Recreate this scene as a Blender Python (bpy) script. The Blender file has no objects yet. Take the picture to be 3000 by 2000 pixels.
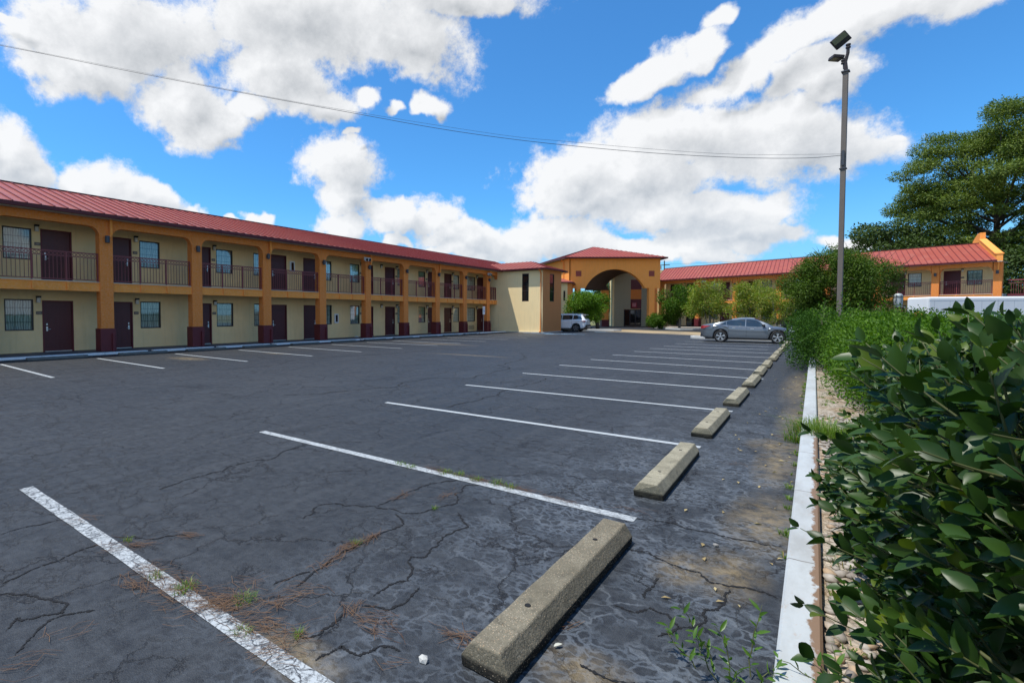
import bpy, bmesh, math, random
import numpy as np
from mathutils import Vector, Matrix, Euler
random.seed(7); rng=np.random.default_rng(7)
scn=bpy.context.scene; COL=scn.collection; R=math.radians; PI=math.pi
# ---------------- camera, world, sun, exposure ----------------
CAM_F=1489.0; YAW=R(36.75); PITCH=math.atan(50/CAM_F)
cd=bpy.data.cameras.new('camera'); cam=bpy.data.objects.new('camera',cd); COL.objects.link(cam)
cd.sensor_width=36; cd.lens=36*CAM_F/3000; cd.shift_x=227/3000; cd.shift_y=-29/3000
cd.clip_start=.05; cd.clip_end=4000
cam.location=(0,0,1.62); cam.rotation_euler=(PI/2-PITCH,0,YAW); scn.camera=cam
scn.view_settings.view_transform='Standard'; scn.view_settings.look='None'
scn.view_settings.exposure=0.46; scn.view_settings.gamma=1
SUN=Vector((-.705*.386,-.709*.386,.9225)).normalized()
sl=bpy.data.lights.new('sun','SUN'); sl.energy=3.75; sl.angle=R(.55); sl.color=(1,.95,.87)
so=bpy.data.objects.new('sun',sl); COL.objects.link(so); so.rotation_euler=SUN.to_track_quat('Z','Y').to_euler()
try:
    cy=scn.cycles; cy.max_bounces=7; cy.diffuse_bounces=3; cy.glossy_bounces=3; cy.transparent_max_bounces=24; cy.transmission_bounces=4
    cy.sample_clamp_indirect=6
except Exception: pass
CLOUDS=[(-0.825, 0.366, 0.431, 0.502, 0.84, 0.204, -0.281, 0.382, -0.88, 0.194, 0.068),
(-0.682, 0.556, 0.475, 0.678, 0.728, 0.099, -0.288, 0.387, -0.876, 0.226, 0.068),
(-0.585, 0.662, 0.468, 0.68, 0.713, -0.172, -0.446, 0.216, -0.868, 0.165, 0.052),
(-0.509, 0.684, 0.523, 0.802, 0.597, -0.001, -0.312, 0.418, -0.853, 0.162, 0.036),
(-0.874, 0.301, 0.381, 0.409, 0.883, 0.23, -0.265, 0.357, -0.896, 0.082, 0.051),
(-0.436, 0.741, 0.51, 0.899, 0.384, 0.211, -0.039, 0.55, -0.834, 0.069, 0.025),
(-0.884, 0.228, 0.407, 0.36, 0.889, 0.284, -0.297, 0.398, -0.868, 0.029, 0.011),
(-0.838, 0.417, 0.351, 0.495, 0.853, 0.162, -0.23, 0.309, -0.923, 0.067, 0.058),
(-0.832, 0.457, 0.315, 0.518, 0.845, 0.134, -0.204, 0.274, -0.94, 0.067, 0.042),
(-0.738, 0.545, 0.398, 0.63, 0.769, 0.108, -0.246, 0.33, -0.912, 0.092, 0.05),
(-0.711, 0.597, 0.371, 0.667, 0.741, 0.08, -0.227, 0.304, -0.925, 0.089, 0.031),
(-0.796, 0.499, 0.342, 0.565, 0.816, 0.123, -0.217, 0.291, -0.932, 0.042, 0.02),
(-0.946, 0.229, 0.23, 0.275, 0.944, 0.181, -0.174, 0.235, -0.956, 0.055, 0.054),
(-0.946, 0.249, 0.209, 0.286, 0.945, 0.16, -0.157, 0.211, -0.965, 0.046, 0.037),
(-0.952, 0.192, 0.24, 0.244, 0.948, 0.204, -0.187, 0.252, -0.949, 0.042, 0.052),
(-0.921, 0.338, 0.197, 0.367, 0.922, 0.124, -0.139, 0.186, -0.973, 0.065, 0.037),
(-0.899, 0.394, 0.19, 0.336, 0.898, -0.285, -0.283, -0.192, -0.94, 0.055, 0.029),
(-0.81, 0.558, 0.178, 0.575, 0.816, 0.059, -0.112, 0.151, -0.982, 0.026, 0.015),
(-0.87, 0.46, 0.175, 0.479, 0.874, 0.082, -0.116, 0.155, -0.981, 0.034, 0.012),
(-0.836, 0.521, 0.173, 0.538, 0.84, 0.066, -0.111, 0.149, -0.983, 0.015, 0.009),
(-0.708, 0.65, 0.278, 0.687, 0.725, 0.05, -0.168, 0.225, -0.96, 0.082, 0.049),
(-0.709, 0.667, 0.229, 0.691, 0.721, 0.039, -0.139, 0.186, -0.973, 0.048, 0.049),
(-0.651, 0.655, 0.383, 0.723, 0.689, 0.05, -0.231, 0.309, -0.923, 0.023, 0.015),
(-0.613, 0.694, 0.377, 0.757, 0.653, 0.029, -0.226, 0.303, -0.926, 0.022, 0.013),
(-0.563, 0.733, 0.382, 0.794, 0.608, 0.005, -0.229, 0.306, -0.924, 0.033, 0.02),
(-0.683, 0.654, 0.325, 0.703, 0.709, 0.051, -0.197, 0.264, -0.944, 0.023, 0.009),
(-0.65, 0.735, 0.193, 0.751, 0.66, 0.016, -0.116, 0.155, -0.981, 0.066, 0.036),
(-0.593, 0.783, 0.186, 0.797, 0.604, 0.001, -0.111, 0.148, -0.983, 0.05, 0.037),
(-0.714, 0.681, 0.163, 0.694, 0.72, 0.027, -0.099, 0.132, -0.986, 0.049, 0.029),
(-0.535, 0.832, 0.149, 0.84, 0.543, -0.01, -0.089, 0.119, -0.989, 0.108, 0.035),
(-0.464, 0.875, 0.135, 0.881, 0.472, -0.021, -0.082, 0.109, -0.991, 0.099, 0.035),
(-0.646, 0.749, 0.149, 0.758, 0.652, 0.01, -0.089, 0.119, -0.989, 0.025, 0.012),
(-0.168, 0.942, 0.291, 0.965, 0.225, -0.135, -0.192, 0.255, -0.948, 0.143, 0.061),
(-0.277, 0.928, 0.248, 0.955, 0.297, 0.001, -0.072, 0.236, -0.969, 0.171, 0.063),
(-0.055, 0.962, 0.267, 0.98, 0.115, -0.164, -0.188, 0.248, -0.95, 0.149, 0.064),
(0.026, 0.97, 0.24, 0.96, 0.047, -0.275, -0.278, 0.236, -0.931, 0.084, 0.039),
(-0.349, 0.91, 0.225, 0.925, 0.375, -0.061, -0.139, 0.186, -0.973, 0.122, 0.048),
(-0.232, 0.955, 0.186, 0.961, 0.267, -0.074, -0.12, 0.16, -0.98, 0.21, 0.037),
(-0.412, 0.899, 0.146, 0.905, 0.424, -0.03, -0.089, 0.119, -0.989, 0.136, 0.045),
(-0.12, 0.982, 0.148, 0.987, 0.112, 0.115, 0.097, 0.159, -0.983, 0.119, 0.038),
(-0.268, 0.955, 0.124, 0.956, 0.291, -0.045, -0.079, 0.105, -0.991, 0.203, 0.028),
(-0.368, 0.893, 0.259, 0.916, 0.397, -0.064, -0.16, 0.214, -0.964, 0.069, 0.034),
(0.079, 0.967, 0.241, 0.979, -0.029, -0.202, -0.188, 0.252, -0.949, 0.019, 0.01),
(-0.232, 0.887, 0.399, 0.879, 0.019, 0.477, 0.416, 0.461, -0.784, 0.073, 0.025),
(-0.156, 0.891, 0.426, 0.872, -0.078, 0.484, 0.465, 0.446, -0.765, 0.032, 0.018),
(-0.131, 0.881, 0.455, 0.96, -0.003, 0.282, 0.249, 0.473, -0.845, 0.026, 0.015),
(-0.077, 0.923, 0.378, 0.982, 0.015, 0.186, 0.166, 0.384, -0.908, 0.111, 0.033),
(0.03, 0.917, 0.398, 0.993, -0.06, 0.102, 0.117, 0.389, -0.914, 0.133, 0.038),
(0.109, 0.913, 0.393, 0.994, -0.1, -0.033, 0.009, 0.393, -0.92, 0.062, 0.021),
(-0.012, 0.939, 0.344, 0.987, -0.042, 0.158, 0.163, 0.341, -0.926, 0.064, 0.024),
(-0.135, 0.919, 0.37, 0.983, 0.079, 0.166, 0.123, 0.386, -0.914, 0.052, 0.016),
(-0.179, 0.978, 0.108, 0.98, 0.191, -0.052, -0.072, 0.096, -0.993, 0.109, 0.017),
(0.04, 0.994, 0.103, 0.996, -0.03, -0.083, -0.079, 0.106, -0.991, 0.046, 0.014),
(-0.077, 0.989, 0.126, 0.993, 0.091, -0.079, -0.089, 0.119, -0.989, 0.073, 0.021),
(-0.523, 0.844, 0.116, 0.848, 0.53, -0.01, -0.069, 0.093, -0.993, 0.166, 0.017)]

class NT:
    """small helper for building node trees"""
    def __init__(s,nt): s.nt=nt; s.n=nt.nodes; s.l=nt.links
    def add(s,t,**k):
        nd=s.n.new(t)
        for a,b in k.items(): setattr(nd,a,b)
        return nd
    def put(s,sock,v):
        if isinstance(v,bpy.types.NodeSocket): s.l.new(v,sock)
        elif v is not None:
            try: sock.default_value=v
            except Exception: sock.default_value=tuple(v)+(1,) if len(v)==3 else v
    def m(s,op,a,b=None,c=None,clamp=False):
        nd=s.add('ShaderNodeMath',operation=op,use_clamp=clamp); s.put(nd.inputs[0],a)
        if b is not None: s.put(nd.inputs[1],b)
        if c is not None: s.put(nd.inputs[2],c)
        return nd.outputs[0]
    def vm(s,op,a,b=None,out=0):
        nd=s.add('ShaderNodeVectorMath',operation=op); s.put(nd.inputs[0],a)
        if b is not None: s.put(nd.inputs['Scale'] if op=='SCALE' else nd.inputs[1],b)
        return nd.outputs[out]
    def noise(s,vec,scale,detail=4,rough=.5,dist=0,color=False):
        nd=s.add('ShaderNodeTexNoise'); s.put(nd.inputs['Vector'],vec); s.put(nd.inputs['Scale'],scale)
        nd.inputs['Detail'].default_value=detail; nd.inputs['Roughness'].default_value=rough; nd.inputs['Distortion'].default_value=dist
        return nd.outputs['Color' if color else 'Fac']
    def voro(s,vec,scale,feature='DISTANCE_TO_EDGE',rand=1,out='Distance'):
        nd=s.add('ShaderNodeTexVoronoi',feature=feature); s.put(nd.inputs['Vector'],vec); nd.inputs['Scale'].default_value=scale
        nd.inputs['Randomness'].default_value=rand
        return nd.outputs[out]
    def mr(s,v,a,b,c=0,d=1,smooth=False):
        nd=s.add('ShaderNodeMapRange'); nd.interpolation_type='SMOOTHSTEP' if smooth else 'LINEAR'; nd.clamp=True
        for i,x in enumerate((v,a,b,c,d)): s.put(nd.inputs[i],x)
        return nd.outputs[0]
    def mix(s,f,a,b,mode='MIX'):
        nd=s.add('ShaderNodeMix',data_type='RGBA',blend_type=mode); s.put(nd.inputs[0],f)
        for k,v in ((6,a),(7,b)):
            if isinstance(v,bpy.types.NodeSocket): s.l.new(v,nd.inputs[k])
            else: nd.inputs[k].default_value=tuple(v)+(1,) if len(v)==3 else v
        return nd.outputs[2]
    def sep(s,v):
        nd=s.add('ShaderNodeSeparateXYZ'); s.put(nd.inputs[0],v); return nd.outputs
    def comb(s,x,y,z):
        nd=s.add('ShaderNodeCombineXYZ')
        for i,v in enumerate((x,y,z)): s.put(nd.inputs[i],v)
        return nd.outputs[0]
    def scl(s,v,x,y,z):
        nd=s.add('ShaderNodeMapping'); s.put(nd.inputs[0],v); nd.inputs['Scale'].default_value=(x,y,z); return nd.outputs[0]
BL=1.16
def make_world():
    g=bpy.data.node_groups.new('cloud_density','ShaderNodeTree')
    g.interface.new_socket('V',in_out='INPUT',socket_type='NodeSocketVector')
    g.interface.new_socket('D',in_out='OUTPUT',socket_type='NodeSocketFloat')
    t=NT(g); gi=t.add('NodeGroupInput'); go=t.add('NodeGroupOutput'); V=gi.outputs[0]
    w1=t.vm('SUBTRACT',t.noise(V,7,3,.6,color=True),(.5,.5,.5)); Vw=t.vm('ADD',V,t.vm('SCALE',w1,.11))
    w2=t.vm('SUBTRACT',t.noise(V,32,2,.6,color=True),(.5,.5,.5)); Vw=t.vm('ADD',Vw,t.vm('SCALE',w2,.022))
    acc=None
    for cx,cy_,cz,ax,ay,az,bx,by,bz,ra,rb in CLOUDS:
        a=Vector((ax,ay,az))/(ra*BL); b=Vector((bx,by,bz))/(rb*BL); c=Vector((cx,cy_,cz))
        src=Vw if acc is None else t.vm('ADD',Vw,t.m('MULTIPLY',acc,1e-7))
        q=t.comb(t.vm('DOT_PRODUCT',src,a,out=1),t.vm('DOT_PRODUCT',src,b,out=1),0)
        d=t.m('SUBTRACT',1,t.vm('DISTANCE',q,(c.dot(a),c.dot(b),0),out=1))
        acc=d if acc is None else t.m('SMOOTH_MAX',acc,d,.12)
    # other cumulus all round the sky, away from the modelled ones
    far=t.noise(t.scl(V,1,1,2.2),3.1,3,.5)
    side=t.m('MULTIPLY',t.m('MAXIMUM',t.vm('DOT_PRODUCT',V,(.8,-.2,0),out=1),t.m('MULTIPLY',t.vm('DOT_PRODUCT',V,(0,-1,0),out=1),1)),1.5,clamp=True)
    fard=t.m('SUBTRACT',t.m('MULTIPLY',t.m('SUBTRACT',far,.47),5),t.m('MULTIPLY',t.m('SUBTRACT',1,side),3))
    acc=t.m('SMOOTH_MAX',acc,fard,.1)
    f1=t.noise(V,8,9,.68); f2=t.noise(V,30,6,.7)
    den=t.m('ADD',acc,t.m('ADD',t.m('MULTIPLY',t.m('SUBTRACT',f1,.5),1.45),t.m('MULTIPLY',t.m('SUBTRACT',f2,.5),.75)))
    t.put(go.inputs[0],den)
    w=bpy.data.worlds.new('World'); scn.world=w; w.use_nodes=True; nt=w.node_tree; nt.nodes.clear(); t=NT(nt)
    sky=t.add('ShaderNodeTexSky'); sky.sky_type='NISHITA'; sky.sun_disc=False; sky.sun_elevation=math.asin(SUN.z)
    sky.sun_rotation=math.atan2(SUN.x,SUN.y); sky.air_density=1.0; sky.dust_density=.6; sky.ozone_density=2.2
    V=t.vm('NORMALIZE',t.add('ShaderNodeTexCoord').outputs['Generated'])
    def dens(v):
        nd=t.add('ShaderNodeGroup'); nd.node_tree=g; t.put(nd.inputs[0],v); return nd.outputs[0]
    d0=dens(V); d1=dens(t.vm('NORMALIZE',t.vm('ADD',t.vm('ADD',V,t.m('MULTIPLY',d0,1e-7)),(-.035,-.01,.035))))
    alpha=t.mr(d0,-.04,.40,smooth=True)
    dif=t.m('SUBTRACT',d0,d1)
    lit=t.m('ADD',.56,t.m('MULTIPLY',dif,.62),clamp=True)
    thick=t.mr(d0,.25,1.15,smooth=True)
    wob=t.noise(V,4.5,4,.6)
    lit=t.m('SUBTRACT',lit,t.m('MULTIPLY',thick,t.mr(wob,.33,.62,.08,.46)),clamp=True)
    z=t.sep(V)[2]
    low=t.mr(z,.02,.3)
    shade=t.mix(low,(3.7,4.3,5.1),(3.3,3.5,3.7)); white=(7.0,7.05,7.1)
    cc=t.mix(t.mr(lit,.0,.72),shade,white)
    blue=t.mix(1,sky.outputs[0],SKY_TINT,'MULTIPLY')
    hor=t.mr(z,.0,.22,1,0,True)
    blue=t.mix(t.m('MULTIPLY',hor,.55),blue,(2.6,5.0,7.3))
    colr=t.mix(t.m('MULTIPLY',alpha,.97),blue,cc)
    bg=t.add('ShaderNodeBackground'); t.put(bg.inputs[0],colr); bg.inputs[1].default_value=.1
    out=t.add('ShaderNodeOutputWorld'); t.l.new(bg.outputs[0],out.inputs[0])
    w.cycles.sampling_method='MANUAL'; w.cycles.sample_map_resolution=512
SKY_TINT=(.43,1.02,1.46)
make_world()
# ---------------- materials ----------------
MATS={}
def mat(name,col=(.5,.5,.5),rough=.6,metal=0,spec=.5,var=0,vscale=2,bump=0,bscale=60,fn=None,coat=0,emit=None):
    if name in MATS: return MATS[name]
    m=bpy.data.materials.new(name); m.use_nodes=True; t=NT(m.node_tree); b=m.node_tree.nodes['Principled BSDF']
    b.inputs['Roughness'].default_value=rough; b.inputs['Metallic'].default_value=metal; b.inputs['Specular IOR Level'].default_value=spec
    b.inputs['Base Color'].default_value=(*col,1); b.inputs['Coat Weight'].default_value=coat; b.inputs['Coat Roughness'].default_value=.05
    P=t.add('ShaderNodeTexCoord').outputs['Object']
    if var:
        n=t.noise(P,vscale,5,.6); c=t.mix(n,tuple(x*(1-var) for x in col),tuple(min(1,x*(1+var)) for x in col)); t.put(b.inputs['Base Color'],c)
    if bump:
        bp=t.add('ShaderNodeBump'); bp.inputs['Strength'].default_value=bump; bp.inputs['Distance'].default_value=.02
        t.put(bp.inputs['Height'],t.noise(P,bscale,4,.6)); t.l.new(bp.outputs[0],b.inputs['Normal'])
    if fn: fn(t,b,P)
    MATS[name]=m; return m
def stucco(name,col,amt=.14):
    def fn(t,b,P):
        n=t.noise(P,1.3,6,.65); n2=t.noise(P,14,4,.6)
        streak=t.noise(t.scl(P,3,3,.25),2.2,4,.6)
        c=t.mix(n,tuple(x*(1-amt) for x in col),tuple(x*(1+amt) for x in col))
        c=t.mix(t.mr(streak,.52,.75,0,.35),c,tuple(x*.72 for x in col))
        c=t.mix(t.mr(n2,.4,.7,0,.12),c,(.8,.78,.7)); t.put(b.inputs['Base Color'],c)
        bp=t.add('ShaderNodeBump'); bp.inputs['Strength'].default_value=.35; bp.inputs['Distance'].default_value=.01
        t.put(bp.inputs['Height'],t.noise(P,55,4,.7)); t.l.new(bp.outputs[0],b.inputs['Normal'])
    return mat(name,col,.88,fn=fn,spec=.2)
M_CREAM=stucco('cream_stucco',(.92,.665,.325)); M_CREAM2=stucco('pale_cream_stucco',(.98,.76,.40),.07)
M_ORANGE=stucco('orange_stucco',(.80,.245,.04)); M_ORANGE_T=stucco('orange_trim',(.95,.34,.055),.08)
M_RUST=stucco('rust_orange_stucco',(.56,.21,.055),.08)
M_MAROON=mat('maroon_paint',(.125,.014,.018),.55,var=.25,vscale=6); M_DOOR=mat('dark_maroon_door',(.085,.012,.014),.45,var=.2,vscale=3)
M_RAIL=mat('maroon_metal',(.22,.045,.045),.5); M_FRAME=mat('dark_bronze_frame',(.03,.022,.022),.45)
M_GUTTER=mat('maroon_gutter',(.10,.012,.018),.5,var=.2); M_SOFFIT=mat('pale_soffit',(.5,.48,.40),.8,var=.1)
M_STEEL=mat('brushed_steel',(.62,.62,.6),.35,metal=.9); M_GALV=mat('galvanised_steel',(.33,.31,.29),.55,metal=.5,var=.2,vscale=5)
M_BLACK=mat('black_plastic',(.012,.012,.013),.5); M_DKGREY=mat('dark_grey_metal',(.05,.055,.065),.5)
M_WHITE=mat('white_paint',(.78,.79,.78),.6,var=.05); M_SHADE=mat('frosted_glass',(.75,.73,.66),.4)
M_PLAQ=mat('brown_plaque',(.16,.115,.085),.6); M_PLAQL=mat('pale_plaque_band',(.4,.36,.28),.6)
def roof_fn(t,b,P):
    n=t.noise(P,.35,5,.6); c=t.mix(n,(.30,.055,.026),(.40,.085,.044))
    s=t.noise(t.scl(P,1.2,1.2,1.2),1.1,5,.7); c=t.mix(t.mr(s,.5,.8,0,.5),c,(.36,.175,.125))
    z=t.sep(P); e=t.m('MULTIPLY',t.mr(z[2],5.7,6.5,1,0),t.mr(t.noise(P,2.5,4,.6),.35,.65)); c=t.mix(t.m('MULTIPLY',e,.55),c,(.20,.10,.085))
    t.put(b.inputs['Base Color'],c); t.put(b.inputs['Roughness'],t.mr(s,.3,.7,.38,.6))
M_ROOF=mat('red_standing_seam_metal',(.4,.08,.07),.45,fn=roof_fn,spec=.5)
M_ROOF2=mat('red_roof_seam',(.17,.022,.018),.45)
def curtain_fn(t,b,P):
    x=t.sep(P)[0]; w=t.m('SINE',t.m('ADD',t.m('MULTIPLY',x,75),t.m('MULTIPLY',t.noise(P,3,2),9)))
    c=t.mix(t.mr(w,-1,1),(.36,.40,.38),(.85,.88,.84)); t.put(b.inputs['Base Color'],c)
M_CURT=mat('grey_green_curtain',(.5,.5,.5),.9,fn=curtain_fn)
def make_glass():
    m=bpy.data.materials.new('window_glass'); m.use_nodes=True; t=NT(m.node_tree); m.node_tree.nodes.clear()
    o=t.add('ShaderNodeOutputMaterial'); gl=t.add('ShaderNodeBsdfGlossy'); gl.inputs['Roughness'].default_value=.02; gl.inputs['Color'].default_value=(.95,.97,1,1)
    tr=t.add('ShaderNodeBsdfTransparent'); tr.inputs[0].default_value=(.72,.8,.78,1)
    mx=t.add('ShaderNodeMixShader'); lw=t.add('ShaderNodeLayerWeight'); lw.inputs[0].default_value=.5
    t.put(mx.inputs[0],t.mr(lw.outputs['Facing'],0,1,.07,.62)); t.l.new(tr.outputs[0],mx.inputs[1]); t.l.new(gl.outputs[0],mx.inputs[2]); t.l.new(mx.outputs[0],o.inputs[0])
    return m
M_GLASS=make_glass(); M_DGLASS=mat('dark_glass',(.012,.014,.016),.05,spec=.8)
# ---------------- mesh builder ----------------
class MB:
    def __init__(s): s.v=[]; s.f=[]; s.mi=[]; s.ms=[]
    def slot(s,m):
        if m not in s.ms: s.ms.append(m)
        return s.ms.index(m)
    def add(s,vs,fs,m=None):
        b=len(s.v); s.v+= [tuple(p) for p in vs]; s.f+=[tuple(b+i for i in f) for f in fs]; k=s.slot(m) if m else 0; s.mi+=[k]*len(fs); return s
    def box(s,x0,x1,y0,y1,z0,z1,m=None):
        return s.add([(x0,y0,z0),(x1,y0,z0),(x1,y1,z0),(x0,y1,z0),(x0,y0,z1),(x1,y0,z1),(x1,y1,z1),(x0,y1,z1)],
            [(3,2,1,0),(4,5,6,7),(0,1,5,4),(1,2,6,5),(2,3,7,6),(3,0,4,7)],m)
    def prism(s,pts,vec,m=None):      # closed planar polygon (3-d points) pushed along vec
        n=len(pts); P=[Vector(p) for p in pts]; Q=[p+Vector(vec) for p in P]
        return s.add(P+Q,[tuple(reversed(range(n))),tuple(range(n,2*n))]+[(i,(i+1)%n,n+(i+1)%n,n+i) for i in range(n)],m)
    def tube(s,path,r,n=6,m=None,cap=True):
        P=[Vector(p) for p in path]; rs=r if isinstance(r,(list,tuple)) else [r]*len(P); vs=[]; up=None
        for i,p in enumerate(P):
            d=(P[min(i+1,len(P)-1)]-P[max(i-1,0)]).normalized()
            if up is None: up=Vector((0,0,1)) if abs(d.z)<.9 else Vector((1,0,0))
            a=d.cross(up).normalized(); b=d.cross(a).normalized(); up=-(b) if False else up
            for k in range(n): t=2*PI*k/n; vs.append(p+(a*math.cos(t)+b*math.sin(t))*rs[i])
        fs=[(i*n+k,i*n+(k+1)%n,(i+1)*n+(k+1)%n,(i+1)*n+k) for i in range(len(P)-1) for k in range(n)]
        if cap: fs+=[tuple(range(n)),tuple(reversed(range((len(P)-1)*n,len(P)*n)))]
        return s.add(vs,fs,m)
    def lathe(s,prof,n=16,o=(0,0,0),axis='z',m=None):
        vs=[]
        for r,h in prof:
            for k in range(n):
                t=2*PI*k/n; c,d=r*math.cos(t),r*math.sin(t)
                vs.append((o[0]+c,o[1]+d,o[2]+h) if axis=='z' else (o[0]+c,o[1]+h,o[2]+d))
        fs=[(i*n+k,i*n+(k+1)%n,(i+1)*n+(k+1)%n,(i+1)*n+k) for i in range(len(prof)-1) for k in range(n)]
        fs+=[tuple(reversed(range(n))),tuple(range((len(prof)-1)*n,len(prof)*n))]
        return s.add(vs,fs,m)
    def build(s,name,m=None,parent=None,smooth=False,bevel=0,loc=None,rotz=0,fix=True):
        me=bpy.data.meshes.new(name); me.from_pydata(s.v,[],s.f)
        ms=s.ms if s.ms else [m]
        for q in ms: me.materials.append(q)
        if s.ms: me.polygons.foreach_set('material_index',s.mi)
        if fix:
            b=bmesh.new(); b.from_mesh(me); bmesh.ops.recalc_face_normals(b,faces=b.faces); b.to_mesh(me); b.free()
        if smooth: me.polygons.foreach_set('use_smooth',[True]*len(me.polygons))
        o=bpy.data.objects.new(name,me); COL.objects.link(o)
        if parent: o.parent=parent
        if loc is not None: o.location=loc
        if rotz: o.rotation_euler=(0,0,rotz)
        if bevel:
            bv=o.modifiers.new('bevel','BEVEL'); bv.width=bevel; bv.segments=2; bv.limit_method='ANGLE'; bv.angle_limit=R(40)
        return o
def tag(o,label=None,cat=None,group=None,kind=None):
    if label: o['label']=label
    if cat: o['category']=cat
    if group: o['group']=group
    if kind: o['kind']=kind
    return o
def thing(name,label,cat,loc=(0,0,0),rz=0,group=None):
    o=bpy.data.objects.new(name,None); COL.objects.link(o); o.location=loc; o.rotation_euler=(0,0,rz); o.empty_display_size=.3
    return tag(o,label,cat,group)
def copy_tree(o,parent=None,loc=None,rz=None):
    c=o.copy(); COL.objects.link(c); c.parent=parent
    if loc is not None: c.location=loc
    if rz is not None: c.rotation_euler=(0,0,rz)
    for ch in list(o.children): copy_tree(ch,c)
    return c
def struct(o): o['kind']='structure'; return o
# ---------------- ground ----------------
def asphalt_fn(t,b,P):
    big=t.noise(P,.22,5,.6); mid=t.noise(P,1.7,6,.65); fine=t.noise(P,38,4,.7); brush=t.noise(t.scl(P,.7,2.6,1),3.2,5,.65)
    c=t.mix(t.mr(mid,.3,.7),(.018,.021,.0245),(.031,.0355,.040))
    c=t.mix(t.mr(big,.35,.68,0,.6),c,(.046,.0485,.051)); c=t.mix(t.mr(brush,.45,.75,0,.55),c,(.048,.054,.061))
    g2=t.noise(P,11,9,.78); c=t.mix(t.mr(g2,.36,.5,.75,0),c,(.008,.009,.012)); c=t.mix(t.mr(g2,.52,.68,0,.7),c,(.066,.073,.082)); c=t.mix(t.mr(fine,.35,.75,0,.5),c,(.014,.016,.020))
    agg=t.voro(P,150,'F1'); c=t.mix(t.mr(agg,.12,.22,.28,0),c,(.13,.13,.14))
    X,Y,Z=t.sep(P)[0:3]
    oil=t.m('MULTIPLY',t.mr(t.noise(P,.75,5,.6),.62,.70),.6); c=t.mix(oil,c,(.010,.011,.013)); sp=t.mr(t.noise(P,7,2,.5),.74,.77); c=t.mix(t.m('MULTIPLY',sp,.8),c,(.008,.008,.009)); drag=t.noise(t.scl(P,2.6,.35,1),1.6,4,.6); c=t.mix(t.mr(drag,.5,.72,0,.35),c,(.062,.066,.070))
    # wear of the seal coat : fine pale webbing near the kerb lane and bay heads
    lane=t.m('MULTIPLY',t.mr(X,-2.9,-1.5),t.mr(X,.2,-.2))
    lane=t.m('MULTIPLY',lane,t.mr(Y,14,5)); 
    Pd=t.vm('ADD',P,t.vm('SCALE',t.vm('SUBTRACT',t.noise(P,5,4,.6,color=True),(.5,.5,.5)),.26))
    web=t.voro(t.scl(Pd,1.0,1.5,1),11); web2=t.voro(t.scl(Pd,1,1.4,1),4.2)
    wn=t.noise(P,1.6,4,.6)
    wb=t.m('MULTIPLY',t.mr(web,.05,.17,1,0),t.m('MULTIPLY',lane,t.mr(wn,.40,.58)))
    c=t.mix(t.m('MULTIPLY',wb,.75),c,(.105,.122,.142))
    wb2=t.m('MULTIPLY',t.mr(web2,.015,.06,1,0),t.m('MULTIPLY',lane,t.mr(t.noise(P,2.3,3,.6),.45,.6)))
    c=t.mix(t.m('MULTIPLY',wb2,.6),c,(.13,.145,.16))
    # hairline cracks in patches
    Pe=t.vm('ADD',P,t.vm('SCALE',t.vm('SUBTRACT',t.noise(P,3,6,.7,color=True),(.5,.5,.5)),.42))
    k1=t.mr(t.voro(Pe,1.15),.004,.017,1,0); k2=t.mr(t.voro(Pe,3.6),.007,.032,1,0); k3=t.mr(t.voro(Pe,.33),.001,.0035,1,0)
    a1=t.mr(t.noise(P,.9,3,.6),.44,.54); a2=t.mr(t.noise(t.vm('ADD',P,(9,3,0)),1.1,3,.6),.52,.60)
    left=t.mr(X,-3.3,-5.5,0,1); a2=t.m('MAXIMUM',a2,t.m('MULTIPLY',left,t.mr(Y,4.2,2.5,0,.9)))
    nearf=t.mr(Y,22,6,.2,1)
    k=t.m('MAXIMUM',t.m('MULTIPLY',k1,a1),t.m('MAXIMUM',t.m('MULTIPLY',k2,t.m('MULTIPLY',a2,.8)),t.m('MULTIPLY',k3,.55)))
    c=t.mix(t.m('MULTIPLY',t.m('MULTIPLY',k,nearf),.9),c,(.006,.006,.007))
    # sand and dust washed against the kerb
    dust=None
    for x,y,rx,ry in ((-.40,3.62,.24,.42),(-.62,3.5,.22,.3),(-.28,4.7,.3,.8),(-.30,6.6,.22,1.1),(-.35,7.5,.35,.45),(-.2,9.5,.25,2.2),(-.25,14,.35,3.5),(-.8,2.2,.25,.2),(-1.95,1.5,.35,.15),(-18.4,9.5,1.3,.5),(-17.9,13,.9,.35),(-11,17,2.0,.25),(-16.5,22.5,2.5,.6)):
        d=t.vm('LENGTH',t.vm('MULTIPLY',t.vm('SUBTRACT',P,(x,y,0)),(1/rx,1/ry,0)),out=1); d=t.mr(d,1.1,.1)
        dust=d if dust is None else t.m('MAXIMUM',dust,d)
    dm=t.m('MULTIPLY',dust,t.mr(t.noise(P,9,6,.7),.33,.6))
    c=t.mix(t.m('MULTIPLY',dm,.54),c,(.32,.235,.115))
    # sand coloured runoff across the drive and dark grime along the far kerb
    dy=t.m('ADD',Y,t.m('MULTIPLY',X,.55)); sw=t.m('MULTIPLY',t.mr(t.m('ABSOLUTE',t.m('SUBTRACT',dy,43.6)),4.6,2.4),t.m('MULTIPLY',t.mr(X,-18.5,-16),t.mr(X,-3.5,-6)))
    c=t.mix(t.m('MULTIPLY',sw,t.mr(t.noise(t.scl(P,.3,1,1),1.2,4,.6),.25,.5)),c,(.42,.31,.17))
    gr=t.m('MULTIPLY',t.m('MULTIPLY',t.mr(X,-21,-22.3),t.mr(t.noise(P,1.2,4,.6),.3,.6)),t.mr(Y,41,38)); c=t.mix(t.m('MULTIPLY',gr,.7),c,(.02,.02,.021))
    t.put(b.inputs['Base Color'],c)
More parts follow.
